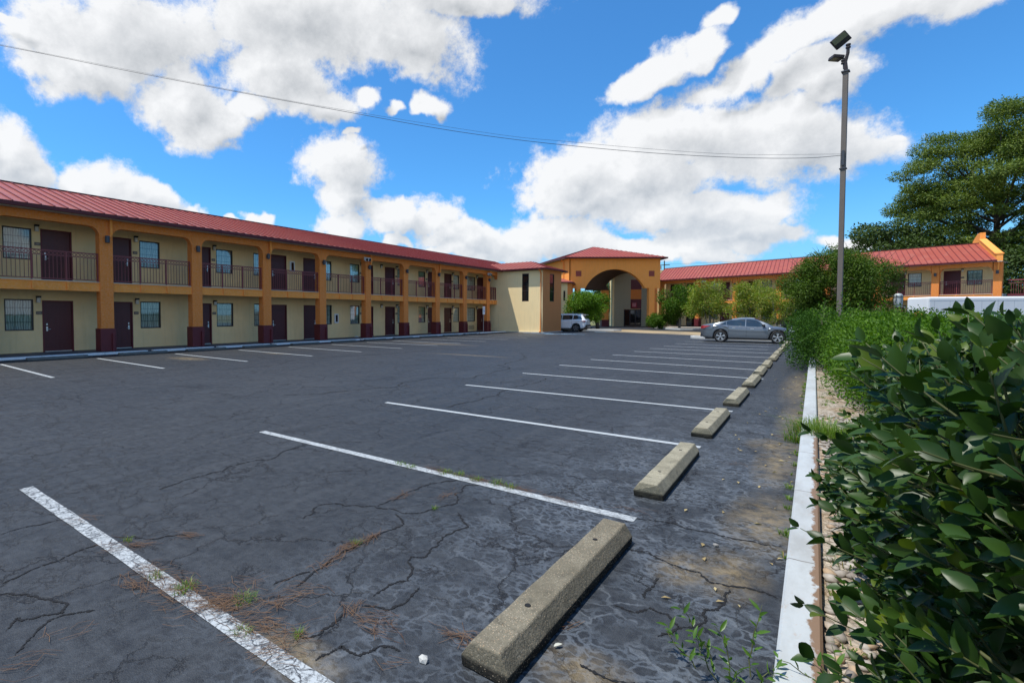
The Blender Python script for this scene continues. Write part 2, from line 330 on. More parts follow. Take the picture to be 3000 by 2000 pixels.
    t.put(b.inputs['Roughness'],t.mr(brush,.3,.7,.50,.66))
    h=t.m('SUBTRACT',t.m('ADD',t.m('MULTIPLY',fine,.5),t.m('MULTIPLY',agg,.6)),t.m('MULTIPLY',k,2.5))
    bp=t.add('ShaderNodeBump'); bp.inputs['Strength'].default_value=.5; bp.inputs['Distance'].default_value=.006
    t.put(bp.inputs['Height'],h); t.l.new(bp.outputs[0],b.inputs['Normal'])
M_ASPH=mat('sealed_asphalt',fn=asphalt_fn,spec=.30)
M_GRASSG=mat('dry_lawn',(.16,.16,.05),.95,var=.5,vscale=.6)
def paint_fn(lo,hi,colr=(.45,.475,.475),dirt=(.035,.037,.042)):
    def fn(t,b,P):
        Pe=t.vm('ADD',P,t.vm('SCALE',t.vm('SUBTRACT',t.noise(P,7,5,.7,color=True),(.5,.5,.5)),.12))
        Y=t.sep(P)[1]
        k=t.m('MAXIMUM',t.mr(t.voro(Pe,7.5),.008,.045,1,0),t.m('MULTIPLY',t.mr(t.voro(Pe,19),.01,.07,1,0),.7)); n=t.noise(P,16,9,.82); wear=t.mr(n,lo,hi)
        near=t.mr(Y,7,1.5,.15,1)
        f=t.m('MAXIMUM',t.m('MULTIPLY',k,t.m('MULTIPLY',near,t.mr(t.noise(P,2.5,3),.25,.45))),t.m('MULTIPLY',wear,near))
        base=t.mix(t.noise(P,5,4,.6),tuple(x*.82 for x in colr),colr)
        t.put(b.inputs['Base Color'],t.mix(f,base,dirt))
    return fn
M_LINE=mat('worn_white_line_paint',rough=.65,fn=paint_fn(.50,.60))
M_LINEO=mat('faded_line_paint',rough=.7,fn=paint_fn(.5,.75,(.50,.50,.47)))
M_BLUE=mat('faded_blue_line_paint',(.22,.42,.62),.7,var=.3,vscale=5)
def kerb_fn(t,b,P):
    X,Y,Z=t.sep(P)[0:3]; n=t.noise(t.scl(P,1,.6,1),9,6,.7)
    w=t.m('ADD',X,t.m('MULTIPLY',t.m('SUBTRACT',n,.5),.16)); bare=t.m('MULTIPLY',t.mr(w,.015,.028),t.mr(Y,9.5,7.5,0,1))
    spots=t.mr(t.noise(P,30,6,.8),.57,.64); sc=t.mr(t.noise(t.scl(P,1,.4,1),5,3,.6),.42,.6)
    c=t.mix(t.noise(P,3,4,.6),(.40,.43,.43),(.47,.49,.49)); c=t.mix(t.m('MULTIPLY',spots,t.m('MULTIPLY',sc,.8)),c,(.42,.33,.26))
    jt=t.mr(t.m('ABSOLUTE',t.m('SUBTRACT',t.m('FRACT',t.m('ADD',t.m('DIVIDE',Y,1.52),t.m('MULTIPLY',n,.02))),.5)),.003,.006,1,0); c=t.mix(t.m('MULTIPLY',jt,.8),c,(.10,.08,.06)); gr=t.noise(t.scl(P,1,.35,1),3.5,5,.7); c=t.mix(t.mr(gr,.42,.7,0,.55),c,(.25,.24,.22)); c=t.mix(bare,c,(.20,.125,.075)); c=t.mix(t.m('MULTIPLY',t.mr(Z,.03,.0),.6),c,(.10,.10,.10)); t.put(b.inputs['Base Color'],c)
M_KERB=mat('white_painted_kerb',rough=.7,fn=kerb_fn); M_KERB2=mat('plain_white_kerb',(.50,.50,.47),.75,var=.15,vscale=1.5)
def conc_fn(t,b,P):
    n=t.noise(P,4.5,6,.7); f=t.noise(P,60,3,.7); c=t.mix(t.mr(n,.3,.7),(.20,.18,.125),(.36,.325,.23))
    st=t.noise(P,8,6,.75); c=t.mix(t.mr(st,.52,.72,0,.75),c,(.10,.095,.07))
    ag=t.voro(P,75,'F1'); c=t.mix(t.m('MULTIPLY',t.mr(ag,.15,.3,1,0),t.mr(n,.35,.6)),c,(.55,.50,.38))
    c=t.mix(t.mr(f,.5,.75,0,.5),c,(.12,.11,.08)); z=t.sep(P)[2]; c=t.mix(t.m('MULTIPLY',t.mr(z,.066,.045),t.mr(n,.2,.5,.5,.95)),c,(.016,.015,.013))  # near-black lower sides: dirt plus the undercut's shade, put into the colour
    t.put(b.inputs['Base Color'],c)
    bp=t.add('ShaderNodeBump'); bp.inputs['Strength'].default_value=.7; bp.inputs['Distance'].default_value=.006
    t.put(bp.inputs['Height'],t.m('ADD',t.m('MULTIPLY',f,1.0),t.m('MULTIPLY',ag,.25))); t.l.new(bp.outputs[0],b.inputs['Normal'])
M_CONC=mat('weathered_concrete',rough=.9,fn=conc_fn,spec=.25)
M_WALK=mat('grey_painted_walkway',(.075,.075,.085),.7,var=.25)
def bed_fn(t,b,P):
    v=t.voro(P,26,'F1',out='Color'); d=t.voro(P,26); g=t.sep(v)[0]
    c=t.mix(g,(.20,.16,.11),(.52,.45,.36)); c=t.mix(t.mr(d,.0,.05,.85,0),c,(.03,.025,.02)); n=t.noise(P,1.3,4,.6); c=t.mix(t.mr(n,.5,.65,0,.6),c,(.24,.14,.055))
    t.put(b.inputs['Base Color'],c)
    bp=t.add('ShaderNodeBump'); bp.inputs['Strength'].default_value=1; bp.inputs['Distance'].default_value=.02; t.put(bp.inputs['Height'],d); t.l.new(bp.outputs[0],b.inputs['Normal'])
M_BED=mat('river_gravel_bed',rough=.9,fn=bed_fn)
M_SOIL=mat('pale_mulch',(.42,.34,.25),.95,var=.4,vscale=3)
def sheet(name,pts,z,m):
    mb=MB(); mb.add([(x,y,z) for x,y in pts],[tuple(range(len(pts)))]); return struct(mb.build(name,m,fix=False))
def up(o):   # make a sheet face upward
    me=o.data
    if me.polygons[0].normal.z<0: me.flip_normals()
    return o
up(sheet('ground',[(-900,-500),(900,-500),(900,1500),(-900,1500)],-.03,M_GRASSG))
up(sheet('parking_lot',[(-24.5,-30),(-.1,-30),(-.1,36),(40,20),(40,75),(10,90),(-45,90),(-45,46),(-24.5,46)],0,M_ASPH))
up(sheet('side_road',[(6,-30),(40,-30),(40,19.9),(6,33.5)],.0,M_ASPH))
# parking lines
RL=[((-5.87,1.48),(-1.6,1.43)),((-6.09,4.17),(-1.1,4.12)),((-6.29,6.93),(-1.08,6.87)),((-6.39,9.76),(-1.06,9.74)),((-6.42,12.66),(-1.1,12.56)),((-6.51,15.4),(-.99,15.1)),((-6.43,18.0),(-1.2,17.5)),((-6.46,20.6),(-1.2,20.1)),((-6.31,23.1),(-1.2,22.75)),((-6.24,25.5),(-1.2,25.3)),((-6.16,27.9),(-1.67,27.83)),((-6.18,30.6),(-1.8,30.5)),((-6.2,33.3),(-1.8,33.3))]
def line_obj(a,b,w,m):
    a=Vector((*a,0)); b=Vector((*b,0)); d=(b-a).normalized(); n=Vector((-d.y,d.x,0))*w/2; N=max(2,int((b-a).length/.12)); vs=[]
    for i in range(N+1):
        p=a.lerp(b,i/N); j=rng.uniform(-.004,.004,2); vs+=[tuple(p+n*(1+j[0]/w)), tuple(p-n*(1+j[1]/w))]
    vs=[(x,y,.004) for x,y,z in vs]
    mb=MB(); mb.add(vs,[(2*i,2*i+1,2*i+3,2*i+2) for i in range(N)]); o=mb.build('parking_line',m,fix=False); up(o); return struct(o)
for a,b in RL: line_obj(a,b,.105,M_LINE)
LL=[4.65,7.43,10.25,13.1,15.8,18.55,21.2,23.4,26.15,28.95,31.7,34.4,37.1,39.6]
for i,y in enumerate(LL):
    o=line_obj((-21.2+.06*i,y+.12),(-15.6-.02*i,y-.1 if i<6 else y+.1),.1,M_LINE if i<9 else M_LINEO)
for (a,b) in (((-20.5,40.6),(-17.2,39.3)),((-19.9,40.9),(-16.5,39.5)),((-19.0,40.9),(-15.9,39.2)),((-18.8,41.0),(-15.4,39.9)),((-18.4,40.7),(-14.9,40.3)),((-17.4,47.6),(-15.2,46.6)),((-17.2,47.2),(-15.0,47.3))):
    o=line_obj(a,b,.13,M_BLUE); o.name='accessible_bay_marking'
# kerbs and beds
def kerb_path(name,pts,w,h,m,closed=False):
    mb=MB(); n=len(pts); P=[Vector((*p,0)) for p in pts]; L=[];Rr=[]
    for i in range(n):
        a=P[(i-1)%n] if (closed or i>0) else P[i]; b=P[(i+1)%n] if (closed or i<n-1) else P[i]; d=(b-a).normalized(); q=Vector((-d.y,d.x,0))*w/2
        L.append(P[i]+q); Rr.append(P[i]-q)
    vs=[]
    for l,r in zip(L,Rr): vs+=[(l.x,l.y,-.02),(l.x,l.y,h-.012),(l.x*.93+r.x*.07,l.y*.93+r.y*.07,h),(r.x*.93+l.x*.07,r.y*.93+l.y*.07,h),(r.x,r.y,h-.012),(r.x,r.y,-.02)]
    k=n if closed else n-1; fs=[]
    for i in range(k):
        a=i*6; b=((i+1)%n)*6; fs+=[(a+j,a+j+1,b+j+1,b+j) for j in range(5)]
    if not closed: fs+=[tuple(range(6)),tuple(reversed(range((n-1)*6,n*6)))]
    mb.add(vs,fs); return struct(mb.build(name,m))
kerb_path('kerb',[(-.022,y) for y in (-3,0,3,6,9,12,15,18,24,30,36.5)],.17,.12,M_KERB)
up(sheet('planting_bed',[(.04,-3),(2.2,-3),(5.8,0),(5.8,34),(.04,37)],.055,M_BED))
kerb_path('kerb',[(5.86,-3),(5.86,33.5)],.15,.12,M_KERB2)
# left walkway with broken painted edge
mb=MB(); mb.box(-25.6,-23.12,-9,41.7,-.1,.08); struct(mb.build('sidewalk',M_WALK))
mb=MB(); y=-9.0
while y<41.6:
    l=rng.uniform(1.5,3.4); mb.box(-23.12,-22.88,y,min(41.68,y+l),-.05,.088+rng.uniform(-.006,.004)); y+=l+rng.choice([.02,.02,.25])
struct(mb.build('kerb',mat('shaded_white_kerb',(.80,.82,.80),.75,var=.12,vscale=2)))
# island behind the saloon car and beds by the far wing
def bed(poly,h,m_in=M_SOIL,w=.22):
    kerb_path('kerb',poly,w,h,M_KERB2,True); up(sheet('planting_bed',poly,h-.03,m_in))
bed([(-6.75,38.9),(-6.55,38.2),(-5.9,37.75),(-3,37.1),(.2,36.4),(3,38),(1,40),(-5.6,40.6),(-6.5,39.7)],.15)
bed([(-15.6,65.4),(-14.6,62.6),(-12.6,59.4),(-11.2,58.2),(-10.2,58.6),(-9.4,60.9),(-8.6,62.6),(-4,62.2),(4,59.0),(12,56.4),(12.5,57.4),(-8.5,66.2)],.16)
bed([(-21.5,48.2),(-20.5,47.2),(-15.6,49.9),(-15.2,50.8),(-16.4,51.2)],.15,M_KERB2)
mb=MB(); mb.box(-27,-15.9,0,5,-.05,.11); o=mb.build('sidewalk',M_KERB2); o.location=(8.5,-4.4,0); o.location=(0,0,0); o.data.transform(Matrix.Rotation(R(36.7),4,'Z')@Matrix.Identity(4)); o.location=(-2.0,76.0,0); struct(o); bpy.data.objects.remove(o)
up(sheet('drive_apron',[(-26,57.5),(-15.5,65.2),(-21.5,74),(-32,66)],.004,mat('shaded_drive_concrete',(.10,.095,.09),.8,var=.2)))
up(sheet('lawn',[(-60,66),(-26.5,66),(-25,80),(-25,110),(-60,110)],.006,M_GRASSG))
# cracks : the long open ones, as narrow dirt-filled ribbons
CR=[[(-5.02,4.13),(-5.01,3.74),(-4.84,3.43),(-4.96,3.16),(-4.87,2.86),(-4.9,2.68),(-4.88,2.43),(-4.83,2.2)],[(-4.76,1.04),(-4.79,1.18),(-4.75,1.31),(-4.74,1.43)],
[(-3.75,.81),(-3.62,.91),(-3.47,.95),(-3.32,1.01),(-3.24,.96),(-3.31,.84),(-3.38,.8),(-3.29,.73)],[(-3.13,1.08),(-3.19,.99),(-3.22,.9),(-3.14,.81),(-3.01,.7)],
[(-3.89,.84),(-3.95,1.01),(-3.96,1.17),(-4.01,1.29),(-4.02,1.47)],[(-4.06,1.53),(-3.82,1.65),(-3.77,1.76),(-3.64,1.86)],
[(-2.48,4.14),(-2.62,4.01),(-2.57,3.74),(-2.42,3.57),(-2.52,3.35),(-2.58,3.18),(-2.66,3.12),(-2.85,3.1),(-3.07,3.03),(-3.27,2.94),(-3.34,2.84),(-3.22,2.57)],
[(-2.92,3.11),(-2.93,3.28),(-2.94,3.52),(-2.92,3.84),(-2.77,4.09)],[(-2.7,3.08),(-2.57,3.02),(-2.51,2.9),(-2.54,2.73),(-2.54,2.51),(-2.54,2.28),(-2.49,2.14),(-2.48,2.03),(-2.44,1.89)],
[(-2.57,1.82),(-2.55,1.95),(-2.51,2.06)],[(-2.31,3.41),(-2.08,3.22),(-2.14,2.96),(-2.09,2.79),(-2.05,2.64),(-2.13,2.59),(-1.95,2.34),(-2.01,2.23),(-2.0,2.09)],
[(-1.98,1.98),(-1.85,2.03),(-1.81,2.14),(-1.85,2.33)],[(-2.02,1.87),(-1.98,1.76),(-1.98,1.66),(-2.05,1.59)],[(-1.56,1.82),(-1.67,1.79),(-1.7,1.68),(-1.82,1.68),(-1.84,1.58),(-1.84,1.53)],
[(-1.14,4.16),(-.96,4.2),(-.75,4.18),(-.55,4.21),(-.34,4.22),(-.15,4.26)],[(-1.01,3.58),(-.88,3.62),(-.74,3.53),(-.6,3.5),(-.54,3.51),(-.47,3.42),(-.3,3.48),(-.12,3.45)],
[(-.37,3.4),(-.37,3.24),(-.4,3.12),(-.45,3.08),(-.43,2.95),(-.53,2.82),(-.6,2.68)],[(-.73,3.3),(-.74,3.16),(-.76,3.06),(-.74,3.0)],[(-.87,2.83),(-.75,2.82),(-.69,2.92),(-.6,2.91),(-.53,2.82)],[(-.84,2.25),(-.73,2.23),(-.6,2.28)]]
CRF=[[(-9.91,19.81),(-9.39,18.44),(-8.63,17.38),(-8.28,15.92),(-8.01,14.56),(-8.09,14.19),(-7.24,13.41),(-7.07,12.07),(-7.04,11.24),(-6.96,10.82),(-7.7,10.39),(-7.8,9.19),(-7.63,8.83),(-7.43,8.67),(-7.74,8.09),(-8.05,6.89),(-8.56,6.34)],
[(-8.62,20.76),(-10.99,20.38),(-13.78,19.57),(-14.13,16.65),(-14.67,12.87),(-13.84,10.21),(-13.82,7.98)],[(-5.44,12.04),(-5.25,11.27),(-5.33,10.24),(-5.21,9.21),(-5.01,8.86),(-5.05,8.17),(-5.14,7.49),(-5.1,7.15)]]
def wiggle(pts,amp,lv):
    P=[Vector((*p,0)) for p in pts]
    for _ in range(lv):
        Q=[P[0]]
        for a,b in zip(P,P[1:]):
            d=b-a; n=Vector((-d.y,d.x,0)); Q+=[(a+b)/2+n*random.uniform(-amp,amp)*random.choice((.3,1,1.6)),b]
        P=Q
    return P
mb=MB()
for grp,w,lv in ((CR,.017,4),(CRF,.040,4)):
    for pts in grp:
        P=wiggle(pts,.13,lv); vs=[]
        for i,p in enumerate(P):
            d=(P[min(i+1,len(P)-1)]-P[max(i-1,0)]).normalized(); n=Vector((-d.y,d.x,0)); k=w*random.uniform(.12,1.25)*min(1,.2+min(i,len(P)-1-i)/4)/2
            vs+=[(p.x+n.x*k,p.y+n.y*k,.0035),(p.x-n.x*k,p.y-n.y*k,.0035)]
        mb.add(vs,[(2*i,2*i+1,2*i+3,2*i+2) for i in range(len(P)-1)])
o=mb.build('pavement_cracks',mat('crack_dirt',(.006,.006,.007),.95),fix=False); struct(o)
# wheel stops
def stop_mesh(L,seed,h=.135):
    r=random.Random(seed); w=.125; sec=[(-w,0),(-w,.055),(-w*.60,h),(w*.60,h),(w,.055),(w,0)]; N=14; vs=[]
    for i in range(N+1):
        y=L*i/N; 
        for x,z in sec: vs.append((x*(1+r.uniform(-.015,.015)),y+(r.uniform(-.012,.012) if i in(0,N) else 0),z+(r.uniform(-.003,.003) if z>0 else 0)))
    fs=[(i*6+j,i*6+(j+1)%6,(i+1)*6+(j+1)%6,(i+1)*6+j) for i in range(N) for j in range(6)]+[tuple(range(6)),tuple(range(N*6,N*6+6))]
    return vs,fs
M_HOLE=mat('dark_pin_hole',(.008,.008,.008),.9)
SL=[1.91,4.67,7.42,10.28,13.12,15.66,18.1,21.0,23.6,26.2,29.3,32.2]
RSL=['speckled dark concrete wheel stop nearest the viewer, at the lower edge','second concrete wheel stop of the long row, its end by the second white line','third concrete wheel stop of the row, level with the grass tuft on the kerb',
'fourth concrete wheel stop of the row, just past the grass tuft','fifth concrete wheel stop counted from the speckled nearest one','sixth concrete wheel stop counted from the speckled nearest one','seventh concrete wheel stop counted from the speckled nearest one','eighth concrete wheel stop, where the dark shrub starts overhanging the kerb',
'fourth concrete wheel stop back from the grey saloon','third concrete wheel stop back from the front wheel of the grey saloon','second concrete wheel stop back from the front wheel of the grey saloon','farthest small concrete wheel stop, by the front wheel of the grey saloon']
def concn_fn(t,b,P):
    conc_fn(t,b,P); src=b.inputs['Base Color'].links[0].from_socket
    pb=t.voro(P,95,'F1'); pc=t.sep(t.voro(P,95,'F1',out='Color'))[0]; k=t.m('MULTIPLY',t.mr(pb,.22,.34,1,0),t.mr(pc,.45,.5))
    c=t.mix(1,src,(.62,.60,.60),'MULTIPLY'); c=t.mix(t.m('MULTIPLY',k,t.mr(t.noise(P,4,4,.6),.35,.5)),c,t.mix(pc,(.55,.50,.36),(.30,.20,.12))); t.put(b.inputs['Base Color'],c)
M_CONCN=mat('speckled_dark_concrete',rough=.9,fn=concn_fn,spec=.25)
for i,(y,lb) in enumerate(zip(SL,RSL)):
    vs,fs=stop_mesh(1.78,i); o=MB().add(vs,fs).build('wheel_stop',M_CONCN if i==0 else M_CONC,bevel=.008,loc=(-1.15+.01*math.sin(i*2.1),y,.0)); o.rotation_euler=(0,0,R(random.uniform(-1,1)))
    tag(o,lb,'wheel stop','concrete wheel stops along the right hand row')
    for hy in (.42,1.38):
        mb=MB(); mb.lathe([(.017,.1338),(.016,.1372)],10); h=mb.build('pin_hole',M_HOLE,parent=o,loc=(0,hy,0))
LSY=[5.7,8.65,11.4,14.2,17.0,19.8,22.5,25.2,28.0,30.8,33.6]
M_CONCD=mat('dirty_grey_concrete',(.13,.13,.115),.9,var=.5,vscale=5)
for i,y in enumerate(LSY):
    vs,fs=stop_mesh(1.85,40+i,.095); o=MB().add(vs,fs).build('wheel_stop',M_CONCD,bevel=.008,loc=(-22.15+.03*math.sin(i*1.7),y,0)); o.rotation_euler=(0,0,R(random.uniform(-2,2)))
    k=['first','second','third','fourth','fifth','sixth','seventh','eighth','ninth','tenth','eleventh'][i]
    tag(o,'%s grimy wheel stop from the left edge along the columned walkway'%k,'wheel stop','grimy wheel stops along the columned walkway')
# ---------------- building kit (local frame: x = -s along the wall, y = outwards, z up) ----------------
def panel(mb,s0,s1,z0,z1,y,holes=(),depth=.14,m=None):
    S=sorted({s0,s1,*[h[0] for h in holes],*[h[1] for h in holes]}); Z=sorted({z0,z1,*[h[2] for h in holes],*[h[3] for h in holes]})
    for a,b in zip(S,S[1:]):
        for c,d in zip(Z,Z[1:]):
            if a<s0-1e-6 or b>s1+1e-6 or c<z0-1e-6 or d>z1+1e-6: continue
            if any(h[0]-1e-6<=a and b<=h[1]+1e-6 and h[2]-1e-6<=c and d<=h[3]+1e-6 for h in holes): continue
            mb.add([(-a,y,c),(-b,y,c),(-b,y,d),(-a,y,d)],[(0,1,2,3)],m)
    for a,b,c,d in holes:
        for q in ([(a,c),(a,d)],[(b,d),(b,c)],[(a,d),(b,d)],[(b,c),(a,c)]):
            (p,u),(r,w)=q; mb.add([(-p,y,u),(-r,y,w),(-r,y-depth,w),(-p,y-depth,u)],[(0,1,2,3)],m)
def face_out(o,axis=1):      # make the big sheets face +y (outwards)
    me=o.data
    for p in me.polygons:
        if abs(p.normal.y)>.9 and p.normal.y<0: p.flip()
    return o
W_DOOR,H_DOOR=.98,2.06
def door_protos():
    P={}
    for side in (-1,1):
        w,h=W_DOOR,H_DOOR
        mb=MB(); mb.box(-w/2,w/2,-.10,-.055,.02,h); 
        for (x0,x1) in ((-.36,-.06),(.06,.36)):
            for (z0,z1) in ((.22,.78),(.92,1.52),(1.66,1.90)):
                mb.box(x0,x1,-.056,-.048,z0,z0+.03); mb.box(x0,x1,-.056,-.048,z1-.03,z1); mb.box(x0,x0+.03,-.056,-.0481,z0+.03,z1-.03); mb.box(x1-.03,x1,-.056,-.0481,z0+.03,z1-.03)
                mb.box(x0+.07,x1-.07,-.056,-.05,z0+.07,z1-.07)
        d=mb.build('door',M_DOOR)
        mb=MB(); mb.box(-w/2-.055,-w/2,-.11,.012,0,h+.055); mb.box(w/2,w/2+.055,-.11,.012,0,h+.055); mb.box(-w/2,w/2,-.11,.012,h,h+.055); mb.build('frame',M_MAROON,parent=d)
        mb=MB(); x=side*.38; mb.box(x-.03,x+.03,-.056,-.035,.86,1.04); mb.box(x-.025,x+.025,-.056,-.04,1.10,1.17); mb.tube([(x,-.04,.93),(x,.005,.93),(x-side*.11,.005,.93)],.011,8); mb.build('handle',M_STEEL,parent=d)
        mb=MB(); mb.box(-w/2+.02,w/2-.02,-.09,.02,.0,.03); mb.build('threshold',M_STEEL,parent=d)
        P[side]=d
    return P
def window_proto(w,h):
    mb=MB(); t=.05
    mb.box(-w/2,w/2,-.09,-.03,0,t); mb.box(-w/2,w/2,-.09,-.03,h-t,h); mb.box(-w/2,-w/2+t,-.09,-.03,t,h-t); mb.box(w/2-t,w/2,-.09,-.03,t,h-t)
    win=mb.build('window',M_FRAME)
    mb=MB(); n=max(2,round((w-.1)/.3)); 
    for i in range(1,n): x=-w/2+t+(w-2*t)*i/n; mb.box(x-.008,x+.008,-.07,-.062,t,h-t)
    for i in range(1,4): z=t+(h-2*t)*i/4; mb.box(-w/2+t,w/2-t,-.0705,-.0615,z-.008,z+.008)
    mb.build('glazing_bar',M_DKGREY,parent=win)
    mb=MB(); mb.add([(-w/2+t,-.06,t),(w/2-t,-.06,t),(w/2-t,-.06,h-t),(-w/2+t,-.06,h-t)],[(0,3,2,1)]); mb.build('pane',M_GLASS,parent=win,fix=False)
    mb=MB(); N=int(w/.035); vs=[]
    for i in range(N+1): x=-w/2+.03+(w-.06)*i/N; y=-.15+.022*math.sin(i*1.35)+.008*math.sin(i*.37); vs+=[(x,y,.03),(x,y,h-.02)]
    mb.add(vs,[(2*i,2*i+1,2*i+3,2*i+2) for i in range(N)]); mb.build('curtain',M_CURT,parent=win,fix=False,smooth=True)
    return win
def lamp_proto():
    mb=MB(); mb.box(-.06,.06,0,.03,.02,.26); mb.box(-.075,.075,.03,.17,.2,.27); l=mb.build('wall_lamp',M_BLACK,bevel=.008)
    mb=MB(); mb.prism([(-.06,.035,.20),(.06,.035,.20),(.06,.15,.20),(-.06,.15,.20)],(0,0,0),None) if False else mb.lathe([(.055,.0),(.075,.02),(.06,.19)],10,(0,.09,0)); mb.build('lamp_shade',M_SHADE,parent=l); return l
def plaque_proto():
    mb=MB(); mb.box(-.10,.10,0,.02,-.06,.07); p=mb.build('room_sign',M_PLAQ,bevel=.004)
    mb=MB(); 
    for i in range(3): mb.box(-.06+.045*i,-.035+.045*i,.02,.024,-.02,.03)
    mb.build('digit',M_PLAQL,parent=p); return p
def railing_proto(L,m=M_RAIL):
    mb=MB(); mb.box(-L/2,L/2,-.02,.02,1.14,1.18); mb.box(-L/2,L/2,-.015,.015,.97,.995); mb.box(-L/2,L/2,-.015,.015,.06,.09)
    n=int(round(L/.13))
    for i in range(1,n): x=-L/2+L*i/n; mb.box(x-.009,x+.009,-.009,.009,.09,.97)
    for i in range(n):
        cx=-L/2+L*(i+.5)/n; r0,r1=.062,.045; K=10; vs=[]
        for yy in (.006,-.006):
            for rr in (r0,r1): vs+=[(cx+rr*math.cos(2*PI*k/K),yy,1.067+rr*1.15*math.sin(2*PI*k/K)) for k in range(K)]
        q=lambda a,b:[(a*K+k,a*K+(k+1)%K,b*K+(k+1)%K,b*K+k) for k in range(K)]
        mb.add(vs,q(0,1)+q(3,2)+q(2,0)+q(1,3))
    r=mb.build('railing',m)
    for x in (-L/2+.03,-L/6,L/6,L/2-.03):
        mb=MB(); mb.box(x-.025,x+.025,-.025,.025,-.05,1.14); mb.build('post',m,parent=r)
    return r
def sconce_proto():
    mb=MB(); mb.box(-.05,.05,0,.05,-.06,.06); mb.lathe([(.085,-.14),(.085,.14)],14,(0,.13,0)); return mb.build('column_light',M_DKGREY,bevel=.005)
def flood_proto():
    f=MB(); f.tube([(0,0,-.12),(0,.14,-.12),(0,.16,0)],.02,6); f=f.build('floodlight',M_GALV)
    for sx in (-1,1):
        mb=MB(); x=sx*.14; mb.prism([(x-.12,.12,.14),(x+.12,.12,.14),(x+.12,.30,.07),(x-.12,.30,.07)],(0,-.03,-.2)); mb.build('lamp_head',M_WHITE,parent=f,bevel=.01)
        mb=MB(); mb.prism([(x-.1,.272,-.12),(x+.1,.272,-.12),(x+.1,.303,.05),(x-.1,.303,.05)],(0,.004,0)); mb.build('lens',M_DGLASS,parent=f)
    return f
PROTO={}
def place(kind,parent,s,y,z,label=None,**k):
    src=PROTO[kind]; c=copy_tree(src,parent,loc=(-s,y,z)); 
    if label: c['label']=label
    return c
for sd,d in door_protos().items(): PROTO['door%+d'%sd]=d
PROTO['lamp']=lamp_proto(); PROTO['plaque']=plaque_proto(); PROTO['sconce']=sconce_proto(); PROTO['flood']=flood_proto()
def column_proto(H,w=.5,dp=.43,pipe=True):
    mb=MB(); mb.box(-w/2,w/2,-dp,0,.94,H); c=mb.build('column',M_ORANGE,bevel=.012)
    mb=MB(); mb.box(-w/2-.05,w/2+.05,-dp-.05,.05,0,.95); mb.build('plinth',M_MAROON,parent=c,bevel=.012)
    if pipe: mb=MB(); mb.box(-w/2+.02,-w/2+.12,.05,.13,-.02,.74); mb.build('pipe_cover',M_MAROON,parent=c,bevel=.006)
    return c
def gutter_roof(root,s0,s1,zE,zR,yE,yR,yB,seam=.425,M=None,clip=None):
    # yE eave, yR ridge, yB back eave
    mb=MB(); t=.05
    mb.add([(-s0,yE,zE),(-s1,yE,zE),(-s1,yR,zR),(-s0,yR,zR),(-s0,yB,zE),(-s1,yB,zE)],[(0,1,2,3),(3,2,5,4)],M_ROOF)
    mb.add([(-s0,yE-.02,zE-t),(-s1,yE-.02,zE-t),(-s1,yR,zR-t),(-s0,yR,zR-t),(-s0,yB,zE-t),(-s1,yB,zE-t)],[(0,3,2,1),(3,4,5,2)],M_ROOF)
    n=int((s1-s0)/seam); nrm=Vector((0,zR-zE,yE-yR)).normalized()
    for i in range(n+1):
        s=s0+i*seam+.02; w=.017
        a=Vector((-s,yE-.005,zE)); b=Vector((-s,yR,zR)); u=nrm*.05; q=Vector((w,0,0))
        mb.add([a-q,a+q,b+q,b-q,a-q+u,a+q+u,b+q+u,b-q+u],[(4,5,6,7),(0,4,7,3),(1,2,6,5),(0,1,5,4)],M_ROOF2)
    mb.box(-s1,-s0,yR-.12,yR+.12,zR-.02,zR+.035,M_GUTTER)
    r=mb.build('roof',parent=root)
    mb=MB(); mb.prism([(-s0,yE-.02,zE-.15),(-s0,yE+.10,zE-.15),(-s0,yE+.12,zE-.005),(-s0,yE-.02,zE-.005)],(-(s1-s0),0,0)); mb.build('gutter',M_GUTTER,parent=r)
    return r
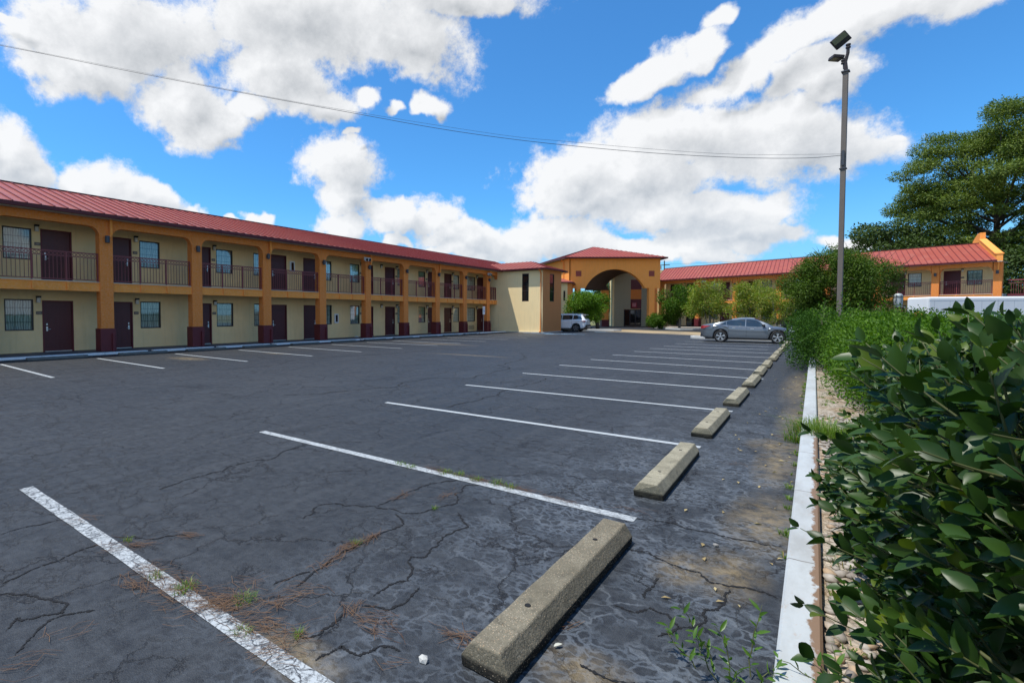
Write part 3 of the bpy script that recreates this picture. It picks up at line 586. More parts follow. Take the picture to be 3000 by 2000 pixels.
def build_wing(root,cols,s0,s1,zb,zbeam,zsoff,zE,zR,yWall,doors,wins,lamps,signs,spouts,floods,dep=.43,win1=(.94,2.2),roofspan=None,winw=None,breeze=(),yR=-5.1,yB=-10.5):
    """cols: list of (s_left,s_right)"""
    f2=zbeam+.40
    holes=[]
    for s,sd in doors: 
        for z in (zb,f2+.02): holes.append((s-W_DOOR/2-.055,s+W_DOOR/2+.055,z+.0,z+H_DOOR+.055))
    for a,b in wins:
        for z in (win1[0]+zb-.05,win1[0]+zb-.05+f2-zb-.05): holes.append((a,b,round(z,4),round(z+win1[1]-win1[0],4)))
    for a,b in breeze:
        holes.append((a,b,zb+.001,zb+2.35)); holes.append((a,b,f2+.02,f2+2.2))
    mb=MB(); panel(mb,s0,s1,zb,zsoff+.02,yWall,holes)
    mb.box(-s1,-s0,yB+.6,yWall-.32,zb,zsoff+.02)
    if breeze: pass
    w=mb.build('wall',M_CREAM,parent=root); face_out(w)
    for s,sd in doors:
        for z in (zb,f2+.02): place('door%+d'%sd,root,s,yWall,z)
    wp={}
    for a,b in wins:
        k=round(b-a,2); h=win1[1]-win1[0]
        if k not in wp:
            wp[k]=window_proto(b-a,h); first=True
        for z in (win1[0]+zb-.05,win1[0]+zb-.05+f2-zb-.05): copy_tree(wp[k],root,loc=(-(a+b)/2,yWall,z))
    for w_ in wp.values():
        for ch in list(w_.children): bpy.data.objects.remove(ch)
        bpy.data.objects.remove(w_)
    for s in lamps:
        for z in (zb+2.02,f2+2.0): place('lamp',root,s,yWall,z)
    for s in signs:
        for z in (zb+1.6,f2+1.5): place('plaque',root,s,yWall,z)
    # floor slab, beam, fascia
    c0,c1=cols[0][0],cols[-1][1]; 
    mb=MB(); mb.box(-s1,-s0,yWall+.002,-.09,zbeam+.06,f2); mb.build('walkway_slab',M_SOFFIT,parent=root)
    proto=column_proto(zsoff-zb); proto2=None
    for i,(a,b) in enumerate(cols):
        c=copy_tree(proto,root,loc=(-(a+b)/2,0,zb))
        if abs((b-a)-.5)>.12: c.scale=((b-a)/.5,1,1)
    for ch in list(proto.children): bpy.data.objects.remove(ch)
    bpy.data.objects.remove(proto)
    ends=[(s0,s0)]+list(cols)+[(s1,s1)]
    rp={}
    for i,((a0,a),(b,b1)) in enumerate(zip(ends,ends[1:])):
        if b-a<.3: continue
        L=b-a
        mb=MB(); mb.box(-b,-a,-.30,-.06,zbeam,zbeam+.34); mb.box(-b,-a,-.31,-.03,zbeam+.34,zbeam+.365)
        for q in (1/3,2/3): x=-a-L*q; mb.box(x-.035,x+.035,-.06,.0,zbeam+.03,zbeam+.339)
        mb.build('floor_beam',M_ORANGE_T,parent=root)
        zt=zsoff-.33; r=.38; r=min(r,L/2-.02); poly=[(-a,-.012,zsoff),(-a,-.012,zt-r)]
        for k in range(1,9): t=k/8*PI/2; poly.append((-a-r+r*math.cos(t),-.012,zt-r+r*math.sin(t)))
        for k in range(0,9): t=PI/2-k/8*PI/2; poly.append((-b+r-r*math.cos(t),-.012,zt-r+r*math.sin(t)))
        poly.append((-b,-.012,zsoff)); mb=MB(); mb.prism(poly,(0,-.30,0)); mb.build('arch_fascia',M_ORANGE,parent=root)
        k=round(L,1)
        if k not in rp: rp[k]=railing_proto(L)
        copy_tree(rp[k],root,loc=(-(a+b)/2,-.17,f2-.01))
    for r_ in rp.values():
        for ch in list(r_.children): bpy.data.objects.remove(ch)
        bpy.data.objects.remove(r_)
    mb=MB(); mb.box(-s1,-s0,yWall-.3,.44,zsoff,zsoff+.03); mb.box(-s1,-s0,.40,.46,zsoff-.02,zsoff+.06); mb.build('soffit',M_SOFFIT,parent=root)
    rs=roofspan or (s0,s1)
    gutter_roof(root,rs[0],rs[1],zE,zR,.5,yR,yB)
    for s in spouts:
        mb=MB(); mb.box(-s-.045,-s+.045,.06,.15,zsoff-.62,zsoff+.08); mb.prism([(-s-.045,.15,zsoff-.62),(-s+.045,.15,zsoff-.62),(-s+.045,.06,zsoff-.62),(-s-.045,.06,zsoff-.62)],(.10,-.06,-.16)); mb.build('downspout',M_ORANGE_T,parent=root)
    for s in floods: place('flood',root,s,.05,zsoff-.35)
def sconces(root,S,z):
    for s in S: place('sconce',root,s,0,z)
# ---------------- near (left) wing with the stair tower ----------------
LW=thing('motel_building','long two storey motel wing on the left with cream stair tower at its end','motel building',(-23.8,0,0),-PI/2)
cols=[(8.66+3.905*i,9.16+3.905*i) for i in range(-4,9)]
cols[-1]=(39.82,40.36)
doors=[(7.61,1),(3.4,-1),(-.4,1),(-3.5,-1),(9.97,-1),(13.82,-1),(18.56,1),(20.9,-1),(26.0,1),(28.34,-1),(33.5,1),(35.8,-1),(41.05,-1)]
wins=[(5.85,6.78),(1.3,2.22),(-2.6,-1.68),(-6.2,-5.3),(10.85,11.78),(14.65,15.61),(16.88,17.5),(22.01,22.65),(24.3,25.19),(29.19,29.95),(31.74,32.63),(36.62,37.53),(38.86,40.2)]
lamps=[6.93,2.6,10.68,14.52,25.35,27.35,29.05,32.8,36.48,40.42]; signs=[6.96,2.6,10.66,14.5,25.3,29.05,32.8,36.46]
build_wing(LW,cols,-9,41.7,.082,2.57,5.58,5.72,7.5,-1.5,doors,wins,lamps,signs,[c[1]-.1 for c in cols[4::2]],[24.2,39.9],roofspan=(-9.6,50))
sconces(LW,[ (c[0]+c[1])/2 for c in cols],4.75)
# fire extinguisher cabinets, air conditioner grille
for s,z in ((19.5,4.2),(23.0,1.05)):
    mb=MB(); mb.box(-s-.17,-s+.17,-1.5,-1.42,z,z+.62); c=mb.build('extinguisher_cabinet',M_WHITE,parent=LW,bevel=.006)
    mb=MB(); mb.box(-s-.09,-s+.09,-1.42,-1.412,z+.08,z+.54); mb.build('cabinet_window',M_DGLASS,parent=c)
mb=MB(); mb.box(-40.0,-38.95,-1.5,-1.46,.22,.66); g=mb.build('air_vent',M_CREAM,parent=LW)
for i in range(9): 
    pass
mb=MB()
for i in range(8): mb.box(-39.95,-39.0,-1.46,-1.445,.26+.05*i,.28+.05*i)
mb.build('slat',M_PLAQ,parent=g)
# stair tower
T0,T1,TX=41.7,45.8,4.57
mb=MB(); hs=[(-1.0,-1.0)]
def tower():
    mb=MB(); w0,w1=21.25,20.58
    # near face (looks back along the walkway) and face towards the car park
    F=[]
    def q(p,m=None): mb.add(p,[(0,1,2,3)],m)
    xs=sorted([-2.0,23.8-w0,23.8-w1,TX]); zs=[.0,2.80,5.30,5.68]   # y values
    for a,b in zip(xs,xs[1:]):
        for c,d in zip(zs,zs[1:]):
            if abs(a-(23.8-w0))<1e-6 and c==2.80: continue
            q([(-T0,a,c),(-T0,b,c),(-T0,b,d),(-T0,a,d)],M_CREAM2)
    a,b=23.8-w0,23.8-w1; e=.12
    for (p1,z1),(p2,z2) in (((a,2.8),(a,5.3)),((b,2.8),(b,5.3)),((a,2.8),(b,2.8)),((a,5.3),(b,5.3))):
        q([(-T0,p1,z1),(-T0,p2,z2),(-T0-e,p2,z2),(-T0-e,p1,z1)],M_CREAM2)
    s0,s1=43.19,44.18; zs=[0,2.8,5.3,5.68]; ss=[T0,s0,s1,T1]
    for u,v in zip(ss,ss[1:]):
        for c,d in zip(zs,zs[1:]):
            if u==s0 and c==2.8: continue
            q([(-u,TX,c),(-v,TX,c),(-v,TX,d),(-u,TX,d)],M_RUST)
    for (p1,z1),(p2,z2) in (((s0,2.8),(s0,5.3)),((s1,2.8),(s1,5.3)),((s0,2.8),(s1,2.8)),((s0,5.3),(s1,5.3))):
        q([(-p1,TX,z1),(-p2,TX,z2),(-p2,TX-e,z2),(-p1,TX-e,z1)],M_RUST)
    q([(-T1,TX,0),(-T1,-2,0),(-T1,-2,5.68),(-T1,TX,5.68)],M_CREAM2)
    return mb.build('tower_wall',parent=LW)
tower()
def slit(p0,p1,z0,z1,axis,pos):
    mb=MB(); t=.05
    def bx(a0,a1,b0,b1,d0,d1,m=None):
        if axis=='x': mb.box(-pos-d1,-pos-d0,a0,a1,b0,b1,m)
        else: mb.box(-a1,-a0,pos-d1,pos-d0,b0,b1,m)
    bx(p0,p0+t,z0,z1,.03,.10); bx(p1-t,p1,z0,z1,.03,.10); bx(p0+t,p1-t,z0,z0+t,.03,.10); bx(p0+t,p1-t,z1-t,z1,.03,.10)
    zm=z0+(z1-z0)*.37; bx(p0+t,p1-t,zm-.025,zm+.025,.04,.10)
    w=mb.build('window',M_FRAME,parent=LW)
    mb=MB(); bx(p0+t,p1-t,z0+t,zm-.025,.07,.09); bx(p0+t,p1-t,zm+.025,z1-t,.07,.09); mb.build('pane',M_DGLASS,parent=w)
slit(23.8-21.25,23.8-20.58,2.8,5.3,'x',41.7); slit(43.19,44.18,2.8,5.3,'y',TX)
def hip(root,name,corners,apexes,zE,th=.10,seams=None,over=0):
    """corners: 4 (x,y) eave corners ccw seen from above; apexes: ridge points"""
    mb=MB(); c=[Vector((x,y,zE)) for x,y in corners]; a=[Vector(p) for p in apexes]
    if len(a)==1: fs=[(c[0],c[1],a[0]),(c[1],c[2],a[0]),(c[2],c[3],a[0]),(c[3],c[0],a[0])]
    else: fs=[(c[0],c[1],a[0]),(c[1],c[2],a[1],a[0]),(c[2],c[3],a[1]),(c[3],c[0],a[0],a[1])]
    for f in fs:
        mb.add(f,[tuple(range(len(f)))],M_ROOF); e0,e1=f[0],f[1]; d=(e1-e0); L=d.length; d=d/L
        n=(f[1]-f[0]).cross(f[-1]-f[0]).normalized(); 
        if n.z<0: n=-n
        upv=n.cross(d); upv=upv if upv.z>0 else -upv; k=int(L/.42)
        for i in range(1,k):
            p=e0+d*(L*i/k); best=0
            # length up the slope until leaving polygon
            poly=[((v-e0).dot(d),(v-e0).dot(upv)) for v in f]; x=(p-e0).dot(d); ys=[]
            for (x0,y0),(x1,y1) in zip(poly,poly[1:]+poly[:1]):
                if (x0-x)*(x1-x)<=0 and abs(x1-x0)>1e-6: ys.append(y0+(y1-y0)*(x-x0)/(x1-x0))
            h=max(ys) if ys else 0
            if h>.15:
                q=d*.012; u=n*.04; A=p; B=p+upv*h; mb.add([A-q,A+q,B+q,B-q,A-q+u,A+q+u,B+q+u,B-q+u],[(4,5,6,7),(0,4,7,3),(1,2,6,5),(0,1,5,4)],M_ROOF2)
    for f in fs:   # ridge caps
        pass
    mb.add([v-Vector((0,0,.03)) for v in c],[(0,1,2,3)],M_SOFFIT)
    r=mb.build(name,parent=root)
    mb=MB(); ctr=sum(c,Vector())/4
    for i in range(4):
        p,q=c[i],c[(i+1)%4]; o=((p+q)/2-ctr); o.z=0; d=(q-p).normalized(); n=Vector((d.y,-d.x,0)); n=n if n.dot(o)>0 else -n
        mb.prism([p+Vector((0,0,-.13))-n*.02,p+Vector((0,0,-.13))+n*.08,p+n*.10+Vector((0,0,-.004)),p-n*.02+Vector((0,0,-.004))],(q-p))
    mb.build('gutter',M_GUTTER,parent=r)
    return r
hip(LW,'tower_roof',[(-41.33,4.95),(-46.2,4.95),(-46.2,-3.5),(-41.33,-3.5)],[(-43.76,2.5,6.56),(-43.76,-3.6,6.56)],5.72)
mb=MB(); mb.box(-T1,-T0+.0,-2,TX-.003,5.56,5.679); mb.box(-T1-.3,-T0+.3,-2,TX+.3,5.66,5.69) ; mb.build('tower_soffit',M_SOFFIT,parent=LW)
mb=MB(); mb.tube([(-T0+.38,4.42,5.62),(-T0+.30,4.42,5.5),(-T0+.07,4.42,5.25),(-T0+.07,4.42,.16),(-T0+.25,4.42,.06)],.065,8); mb.lathe([(.09,0),(.09,.1)],10,(-T0+.36,4.42,5.56)); mb.build('downspout',M_ORANGE,parent=LW)
mb=MB(); mb.box(-T1-.05,-T0+.12,-2.3,TX+.14,-.05,.06); struct(mb.build('sidewalk',M_KERB2,parent=None)); o=bpy.data.objects[-1] if False else COL.objects[-1]; o.location=(-23.8,0,0); o.rotation_euler=(0,0,-PI/2)
# gable end walls under the roof
def gable(root,s,zlo,zE,zR,yE,yR,yB,th,name='gable_wall'):
    mb=MB(); mb.prism([(-s,yE,zlo),(-s,yE,zE-.06),(-s,yR,zR-.06),(-s,yB,zE-.06),(-s,yB,zlo)],(th,0,0)); return mb.build(name,M_CREAM,parent=root)
gable(LW,49.6,0,5.72,7.5,-1.5,-5.1,-9.9,.2); gable(LW,-9,.0,5.72,7.5,-1.5,-5.1,-9.9,.2)
mb=MB(); mb.box(-49.6,-45.8,-9.9,-1.5,0,5.66); mb.build('rear_wall',M_CREAM,parent=LW)
# ---------------- far wing ----------------
n=Vector((-.337,-.941,0)).normalized(); rz=math.atan2(-n.x,n.y)   # local +y -> n
FO=Vector((-11.6,69.1,0))-n*.4
RW=thing('motel_building','far motel wing with arched entrance canopy, behind the grey car','motel building',(FO.x,FO.y,0),rz)
colR=[(-5.2,-4.75),(-.45,.17),(4.0,4.6),(8.52,9.12),(12.9,13.45),(16.9,17.5),(20.9,21.45),(24.6,25.2)]
doorsR=[(2.45,1),(5.6,1),(11.6,1),(14.3,-1),(18.3,-1),(21.95,1)]
winsR=[(.55,1.6),(6.5,7.55),(9.6,10.6),(15.3,16.3),(19.0,19.95),(22.85,23.8)]
build_wing(RW,colR,-5.2,25.2,.18,2.93,5.93,6.07,8.05,-1.5,doorsR,winsR,[1.9,6.25,10.9,15.05,18.85,22.6],[1.95,6.2,10.9,15.0,18.9,22.6],[-.05,24.95],[.75],breeze=[(-4.6,-3.1),(-2.4,-.7)],roofspan=(-5.6,24.9),yR=-5.1,yB=-10.4)
sconces(RW,[-.14,8.8,21.2,24.9,4.3],5.1)
mb=MB(); mb.box(4.601,3.1,-2.2,-1.82,0,0) if False else None
for a,b in ((-4.6,-3.1),(-2.4,-.7)):
    mb=MB(); mb.box(-b,-a,-1.81,-1.60,.182,2.5); mb.box(-b,-a,-1.81,-1.60,3.36,5.5); mb.build('passage_shade_block',M_DGLASS,parent=RW)  # dark block fills each passage, standing in for the shade inside it
# stepped parapet at its right end
mb=MB(); mb.prism([(-25.25,.46,5.95),(-25.25,.46,6.6),(-25.25,.15,6.62),(-25.25,-4.75,8.35),(-25.25,-4.75,8.95),(-25.25,-5.6,8.95),(-25.25,-7.2,8.45),(-25.25,-7.2,6.2),(-25.25,-1.4,5.95)],(.36,0,0)); mb.build('parapet',M_ORANGE_T,parent=RW,bevel=.01)
mb=MB(); mb.prism([(-25.3,.5,6.6),(-25.3,.15,6.66),(-25.3,-4.72,8.38),(-25.3,-4.72,8.30),(-25.3,.15,6.56),(-25.3,.5,6.52)],(.46,0,0)); mb.build('coping',M_ORANGE_T,parent=RW)
gable(RW,24.9,0,6.07,8.05,-1.6,-5.1,-9.9,.2)
# lamp under the canopy level, outside stair with maroon guard at the right end
st=thing('outside_stair','maroon railed outside stair landing past the right end of the far wing','stair',(0,0,0))
st.location=(FO.x,FO.y,0); st.rotation_euler=(0,0,rz)
mb=MB(); mb.box(-31.5,-25.45,-1.4,-.2,3.0,3.3); mb.build('landing',M_MAROON,parent=st)
mb=MB(); mb.box(-31.5,-25.45,-.24,-.20,4.36,4.46); mb.box(-31.5,-25.45,-.24,-.20,4.16,4.2)
for i in range(46): mb.box(-31.5+i*.13,-31.48+i*.13,-.23,-.21,3.3,4.16)
mb.build('railing',M_RAIL,parent=st)
mb=MB(); mb.prism([(-27.6,-.16,3.3),(-28.2,-.16,4.36),(-31.5,-.16,4.36),(-31.5,-.16,3.3)],(0,.04,0)); mb.build('guard_panel',M_MAROON,parent=st)
mb=MB(); 
for x in (-26,-31.2): mb.box(x-.08,x+.08,-1.3,-1.14,0,3.0)
mb.build('post',M_MAROON,parent=st)
# ---------------- entrance canopy and lobby (parts of the far building), built in world space, then parented ----------------
def wpart(mb,name,m=None,**k):
    o=mb.build(name,m,**k); o.parent=RW; o.matrix_parent_inverse=Matrix.Identity(4)
    Mw=Matrix.Translation(RW.location)@Matrix.Rotation(rz,4,'Z'); o.data.transform(Mw.inverted()); return o
FL=Vector((-24.01,59.5,0)); FR=Vector((-15.11,66.14,0)); e=(FR-FL); LW_=e.length; e.normalize(); fn_=Vector((e.y,-e.x,0)); 
DV=Vector((.0,6.6,0))   # the canopy runs back along the car park axis
ZE=8.42
def P(u,z,off=Vector()): p=FL+e*u+off; return (p.x,p.y,z)
def archwall(off,thick,name,m):
    # u positions: pillars .87..1.46 and 9.9..10.45 ; arch 1.98..9.25
    u0,u1=.85,LW_-.65; a0,a1=2.0,9.25; zs,zc=4.82,7.12; cx=(a0+a1)/2; hw=(a1-a0)/2; rise=zc-zs; Rr=(hw*hw+rise*rise)/(2*rise); th0=math.asin(hw/Rr); pts=[P(0,ZE,off),P(0,zs,off)] if name=='front_arch' else [P(u0,ZE,off),P(u0,zs,off)]
    pts+=[P(a0,zs,off)]
    for k in range(1,24): t=-th0+2*th0*k/24; pts.append(P(cx+Rr*math.sin(t),zs-(Rr*math.cos(th0))+Rr*math.cos(t),off))
    pts+=[P(a1,zs,off),P(LW_,zs,off),P(LW_,ZE,off)]
    mb=MB(); mb.prism(pts,-fn_*thick); return wpart(mb,name,m)
archwall(Vector(),.62,'front_arch',M_ORANGE_T)
# the dark vault and rear arch behind it
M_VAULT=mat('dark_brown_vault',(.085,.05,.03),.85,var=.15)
u0,u1=2.0,9.25; zs,zc=4.82,7.12; cx=(u0+u1)/2; hw=(u1-u0)/2; rise=zc-zs; Rr=(hw*hw+rise*rise)/(2*rise); th0=math.asin(hw/Rr)
mb=MB(); vs=[]; K=20
for k in range(K+1):
    t=-th0+th0*k/K; u=cx+Rr*math.sin(t); z=zs-Rr*math.cos(th0)+Rr*math.cos(t); vs+=[P(u,z,-fn_*.60),P(u,z,DV)]
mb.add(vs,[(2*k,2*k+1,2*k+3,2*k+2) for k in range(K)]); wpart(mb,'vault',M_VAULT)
off=DV
pts=[P(-.3,ZE-.1,off),P(-.3,zs,off),P(2.75,zs,off)]
for k in range(2,13): t=-th0+2*th0*k/24; pts.append(P(cx+Rr*math.sin(t),zs-Rr*math.cos(th0)+Rr*math.cos(t),off))
pts+=[P(cx,ZE-.1,off)]
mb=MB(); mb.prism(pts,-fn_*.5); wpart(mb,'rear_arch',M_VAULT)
# left sunlit wall of the raised block, going back and to the left
L2=FL+Vector((-.719,.695,0))*9.0
mb=MB(); mb.prism([(FL.x,FL.y,4.82),(FL.x,FL.y,ZE),(L2.x,L2.y,ZE),(L2.x,L2.y,4.82)],(e.x*.3,e.y*.3,0)); wpart(mb,'canopy_side_wall',M_ORANGE_T)
mb=MB(); 
for (u,v) in ((.52,.28),(1.1,.28)): pass
# pillars
def pillar(u0,u1,off,dp,z1,name='pillar',m=M_ORANGE_T):
    mb=MB(); mb.prism([P(u0,.9,off),P(u1,.9,off),P(u1,z1,off),P(u0,z1,off)],-fn_*dp); o=wpart(mb,name,m)
    mb=MB(); mb.prism([P(u0-.05,0,off+fn_*.05),P(u1+.05,0,off+fn_*.05),P(u1+.05,.92,off+fn_*.05),P(u0-.05,.92,off+fn_*.05)],-fn_*(dp+.1)); b=wpart(mb,'plinth',M_MAROON); b.parent=o; b.matrix_parent_inverse=Matrix.Identity(4)
Z0=Vector()
pillar(.86,1.45,Z0,.62,4.82); pillar(9.77,10.46,Z0,.62,4.82); pillar(1.85,2.75,DV,.6,4.82)
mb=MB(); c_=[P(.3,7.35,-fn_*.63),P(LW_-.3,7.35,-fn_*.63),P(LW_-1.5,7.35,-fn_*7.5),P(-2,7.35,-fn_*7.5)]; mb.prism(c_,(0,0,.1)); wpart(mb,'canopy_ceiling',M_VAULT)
mb=MB(); mb.prism([P(10.75,.1,-fn_*1.9),P(11.6,.1,-fn_*1.9),P(11.6,5.8,-fn_*1.9),P(10.75,5.8,-fn_*1.9)],-fn_*.5); wpart(mb,'canopy_side_wall',M_ORANGE)
for u in (.83,9.72):
    mb=MB(); a=P(u,6.28,fn_*.003); mb.prism([P(u,6.26,fn_*.03),P(u+.66,6.26,fn_*.03),P(u+.66,6.92,fn_*.03),P(u,6.92,fn_*.03)],-fn_*.05); wpart(mb,'square_tile',mat('rust_tile',(.28,.05,.03),.6))
# lobby box behind
def Q(u,d,z): p=FL+e*u-fn_*d; return (p.x,p.y,z)
# lobby front wall at depth 6.5
D0=6.5
p=lambda x,y:Vector((x,y,0))
LB=[(-21.85,69.22),(-18.0,72.1),(-22.5,82),(-27,79)]
M_LOB=stucco('lobby_cream_stucco',(.42,.37,.24),.06)
def vquad(a,b,z0,z1,name,m,th=.25,away=True):
    A=Vector((*a,0)); B=Vector((*b,0)); d=(B-A).normalized(); nn=Vector((d.y,-d.x,0)); 
    mb=MB(); mb.prism([(A.x,A.y,z0),(B.x,B.y,z0),(B.x,B.y,z1),(A.x,A.y,z1)],-nn*th); return wpart(mb,name,m)
A=Vector((-21.85,69.22)); B=Vector((-17.9,72.18)); dd=(B-A).normalized(); T=lambda t:tuple(A+dd*t)
vquad(T(0),T(1.6),.0,8.2,'lobby_wall',M_LOB); vquad(T(1.6),T(2.5),2.36,8.2,'lobby_wall',M_LOB)
vquad(T(3.95),T(4.95),0,8.2,'lobby_wall',M_LOB); vquad(T(2.5),T(3.95),3.68,4.98,'lobby_panel',M_ORANGE,.2)
vquad(T(2.5),T(3.95),2.36,3.68,'lobby_panel',M_MAROON,.2); vquad(T(2.5),T(3.95),4.98,6.3,'lobby_panel',M_MAROON,.2); vquad(T(2.5),T(3.95),6.3,8.2,'lobby_wall',M_LOB)
side=Vector((-.35,.94)); a0=A; mb=MB(); mb.prism([(A.x,A.y,0),(A.x,A.y,8.2),(A.x+side.x*9,A.y+side.y*9,8.2),(A.x+side.x*9,A.y+side.y*9,0)],(.25,.1,0)); wpart(mb,'lobby_wall',M_CREAM2)
mb=MB(); C1=A+side*9; mb.prism([(C1.x,C1.y,0),(C1.x,C1.y,8.2),(C1.x+9,C1.y+4,8.2),(C1.x+9,C1.y+4,0)],(0,.3,0)); wpart(mb,'lobby_wall',M_CREAM)
# entrance doors
M_EF=mat('dark_aluminium',(.02,.012,.014),.4)
dr=None
def ebox(t0,t1,z0,z1,o0,o1,name,m,par=None):
    a=A+dd*t0; b=A+dd*t1; nn=Vector((dd.y,-dd.x,0)); mb=MB(); mb.prism([(a.x+nn.x*o0,a.y+nn.y*o0,z0),(b.x+nn.x*o0,b.y+nn.y*o0,z0),(b.x+nn.x*o0,b.y+nn.y*o0,z1),(a.x+nn.x*o0,a.y+nn.y*o0,z1)],-nn*(o0-o1)); o=wpart(mb,name,m)
    if par: o.parent=par; o.matrix_parent_inverse=Matrix.Identity(4)
    return o
for t0,t1 in ((1.62,2.42),(2.42,3.15),(3.15,3.93)):
    d=ebox(t0,t1,2.2,2.34,.04,-.08,'entrance_door',M_EF)
    ebox(t0,t0+.07,.05,2.2,.04,-.08,'frame',M_EF,d); ebox(t1-.07,t1,.05,2.2,.04,-.08,'frame',M_EF,d); ebox(t0+.07,t1-.07,.05,.2,.04,-.08,'frame',M_EF,d); ebox(t0+.07,t1-.07,.2,2.2,-.0,-.03,'pane',M_DGLASS,d)
sg=ebox(2.62,3.25,2.55,3.2,.16,.03,'entrance_sign',mat('red_sign',(.42,.02,.03),.5))
M_SGT=mat('pale_pink_lettering',(.72,.42,.42),.6)
for i,(z,h,w) in enumerate(((3.04,.09,.50),(2.85,.10,.50),(2.68,.10,.46))):
    k=4 if i!=1 else 5
    for j in range(k): ebox(2.68+w/k*j,2.68+w/k*(j+.78),z,z+h,.163,.161,'lettering',M_SGT,sg)
# canopy roof
def tip(p,o): return p
cF=FL-e*.55+fn_*.55; cR=FR+e*.6+fn_*.55; cL=L2+Vector((-.8,-.25,0)); cB=Vector((-20.2,74.8,0))
ap=Vector((-23.72,67.21,10.6))
mb=MB(); Z=Vector((0,0,ZE+.12)); c4=[cF+Z,cR+Z,cB+Z,cL+Z]; 
def rf(f):
    mb.add(f,[tuple(range(len(f)))],M_ROOF); e0,e1=f[0],f[1]; d=(e1-e0); L=d.length; d=d/L; n_=(f[1]-f[0]).cross(f[-1]-f[0]).normalized()
    if n_.z<0: n_=-n_
    uv=n_.cross(d); uv=uv if uv.z>0 else -uv; k=int(L/.42)
    for i in range(1,k):
        p_=e0+d*(L*i/k); poly=[((v-e0).dot(d),(v-e0).dot(uv)) for v in f]; x=L*i/k; ys=[y0+(y1-y0)*(x-x0)/(x1-x0) for (x0,y0),(x1,y1) in zip(poly,poly[1:]+poly[:1]) if (x0-x)*(x1-x)<=0 and abs(x1-x0)>1e-6]
        h=max(ys) if ys else 0
        if h>.2: q=d*.013; u=n_*.045; B_=p_+uv*h; mb.add([p_-q,p_+q,B_+q,B_-q,p_-q+u,p_+q+u,B_+q+u,B_-q+u],[(4,5,6,7),(0,4,7,3),(1,2,6,5),(0,1,5,4)],M_ROOF2)
rf([c4[0],c4[1],ap]); rf([c4[1],c4[2],ap]); rf([c4[2],c4[3],ap]); rf([c4[3],c4[0],ap])
mb.add([v-Vector((0,0,.04)) for v in c4],[(0,1,2,3)],M_SOFFIT)
r=wpart(mb,'canopy_roof')
mb=MB()
for i in range(4):
    p_,q_=c4[i],c4[(i+1)%4]; d=(q_-p_).normalized(); nn=Vector((d.y,-d.x,0)); ctr=sum(c4,Vector())/4
    if nn.dot((p_+q_)/2-ctr)<0: nn=-nn
    mb.prism([p_+Vector((0,0,-.16))-nn*.02,p_+Vector((0,0,-.16))+nn*.09,p_+nn*.11+Vector((0,0,-.004)),p_-nn*.02+Vector((0,0,-.004))],(q_-p_))
g=wpart(mb,'gutter',M_GUTTER); g.parent=r; g.matrix_parent_inverse=Matrix.Identity(4)
mb=MB(); q=FL+Vector((-.719,.695,0))*1.4+Vector((-.695,-.719,0))*.12; mb.tube([(q.x-.2,q.y-.2,ZE),(q.x,q.y,ZE-.4),(q.x,q.y,5.2),(q.x+.1,q.y-.2,5.0)],.06,6); wpart(mb,'downspout',M_ORANGE_T)
# small lower block between tower and canopy
K0=Vector((-22.58,55.56)); 
mb=MB(); mb.prism([(-24.9,53.8,0),(K0.x,K0.y,0),(K0.x,K0.y,5.25),(-24.9,53.8,5.25)],(-1.6,4.5,0)); wpart(mb,'link_wall',M_CREAM)
mb=MB(); mb.prism([(K0.x,K0.y,0),(-22.22,55.83,0),(-22.22,55.83,5.25),(K0.x,K0.y,5.25)],(-1.6,4.5,0)); wpart(mb,'link_wall',M_ORANGE)
mb=MB(); E=[Vector((-25.4,52.9,5.32)),Vector((-21.95,55.65,5.32)),Vector((-23.6,60.6,5.32)),Vector((-27.5,58.5,5.32))]; ap2=Vector((-24.9,57.2,6.15))
for i in range(4): mb.add([E[i],E[(i+1)%4],ap2],[(0,1,2)],M_ROOF)
mb.add([v-Vector((0,0,.08)) for v in E],[(0,1,2,3)],M_SOFFIT)
for i in range(4):
    p_,q_=E[i],E[(i+1)%4]; mb.prism([p_+Vector((0,0,-.13)),p_+Vector((0,0,.0)),p_+Vector((0,0,0))+(p_-sum(E,Vector())/4).normalized()*.08,p_+Vector((0,0,-.13))+(p_-sum(E,Vector())/4).normalized()*.08],(q_-p_),M_GUTTER)
wpart(mb,'link_roof')
mb=MB(); mb.box(-22.95,-22.75,55.28,55.33,3.2,4.3); wpart(mb,'window',M_DGLASS)
for pr in PROTO.values():
    for ch in list(pr.children): bpy.data.objects.remove(ch)
    bpy.data.objects.remove(pr)

for o in list(RW.children_recursive):
    if o.name.split('.')[0]=='wall' and o.type=='MESH':
        for v in o.data.vertices:
            if v.co.y<-1.7: v.co.x-=.358*(v.co.y+1.5)
            if v.co.x<-24.62 and v.co.y>-1.9: v.co.x=-24.62
# the far wing's roof runs back parallel with the car park, a little skewed to its front
for o in list(RW.children_recursive):
    if o.name.split('.')[0] in ('roof','parapet','coping','gable_wall') and o.type=='MESH' or (o.name.split('.')[0]=='gutter' and o.parent.name.startswith('roof')):
        me=o.data
        for v in me.vertices:
            v.co.x-=.358*(v.co.y-.5)
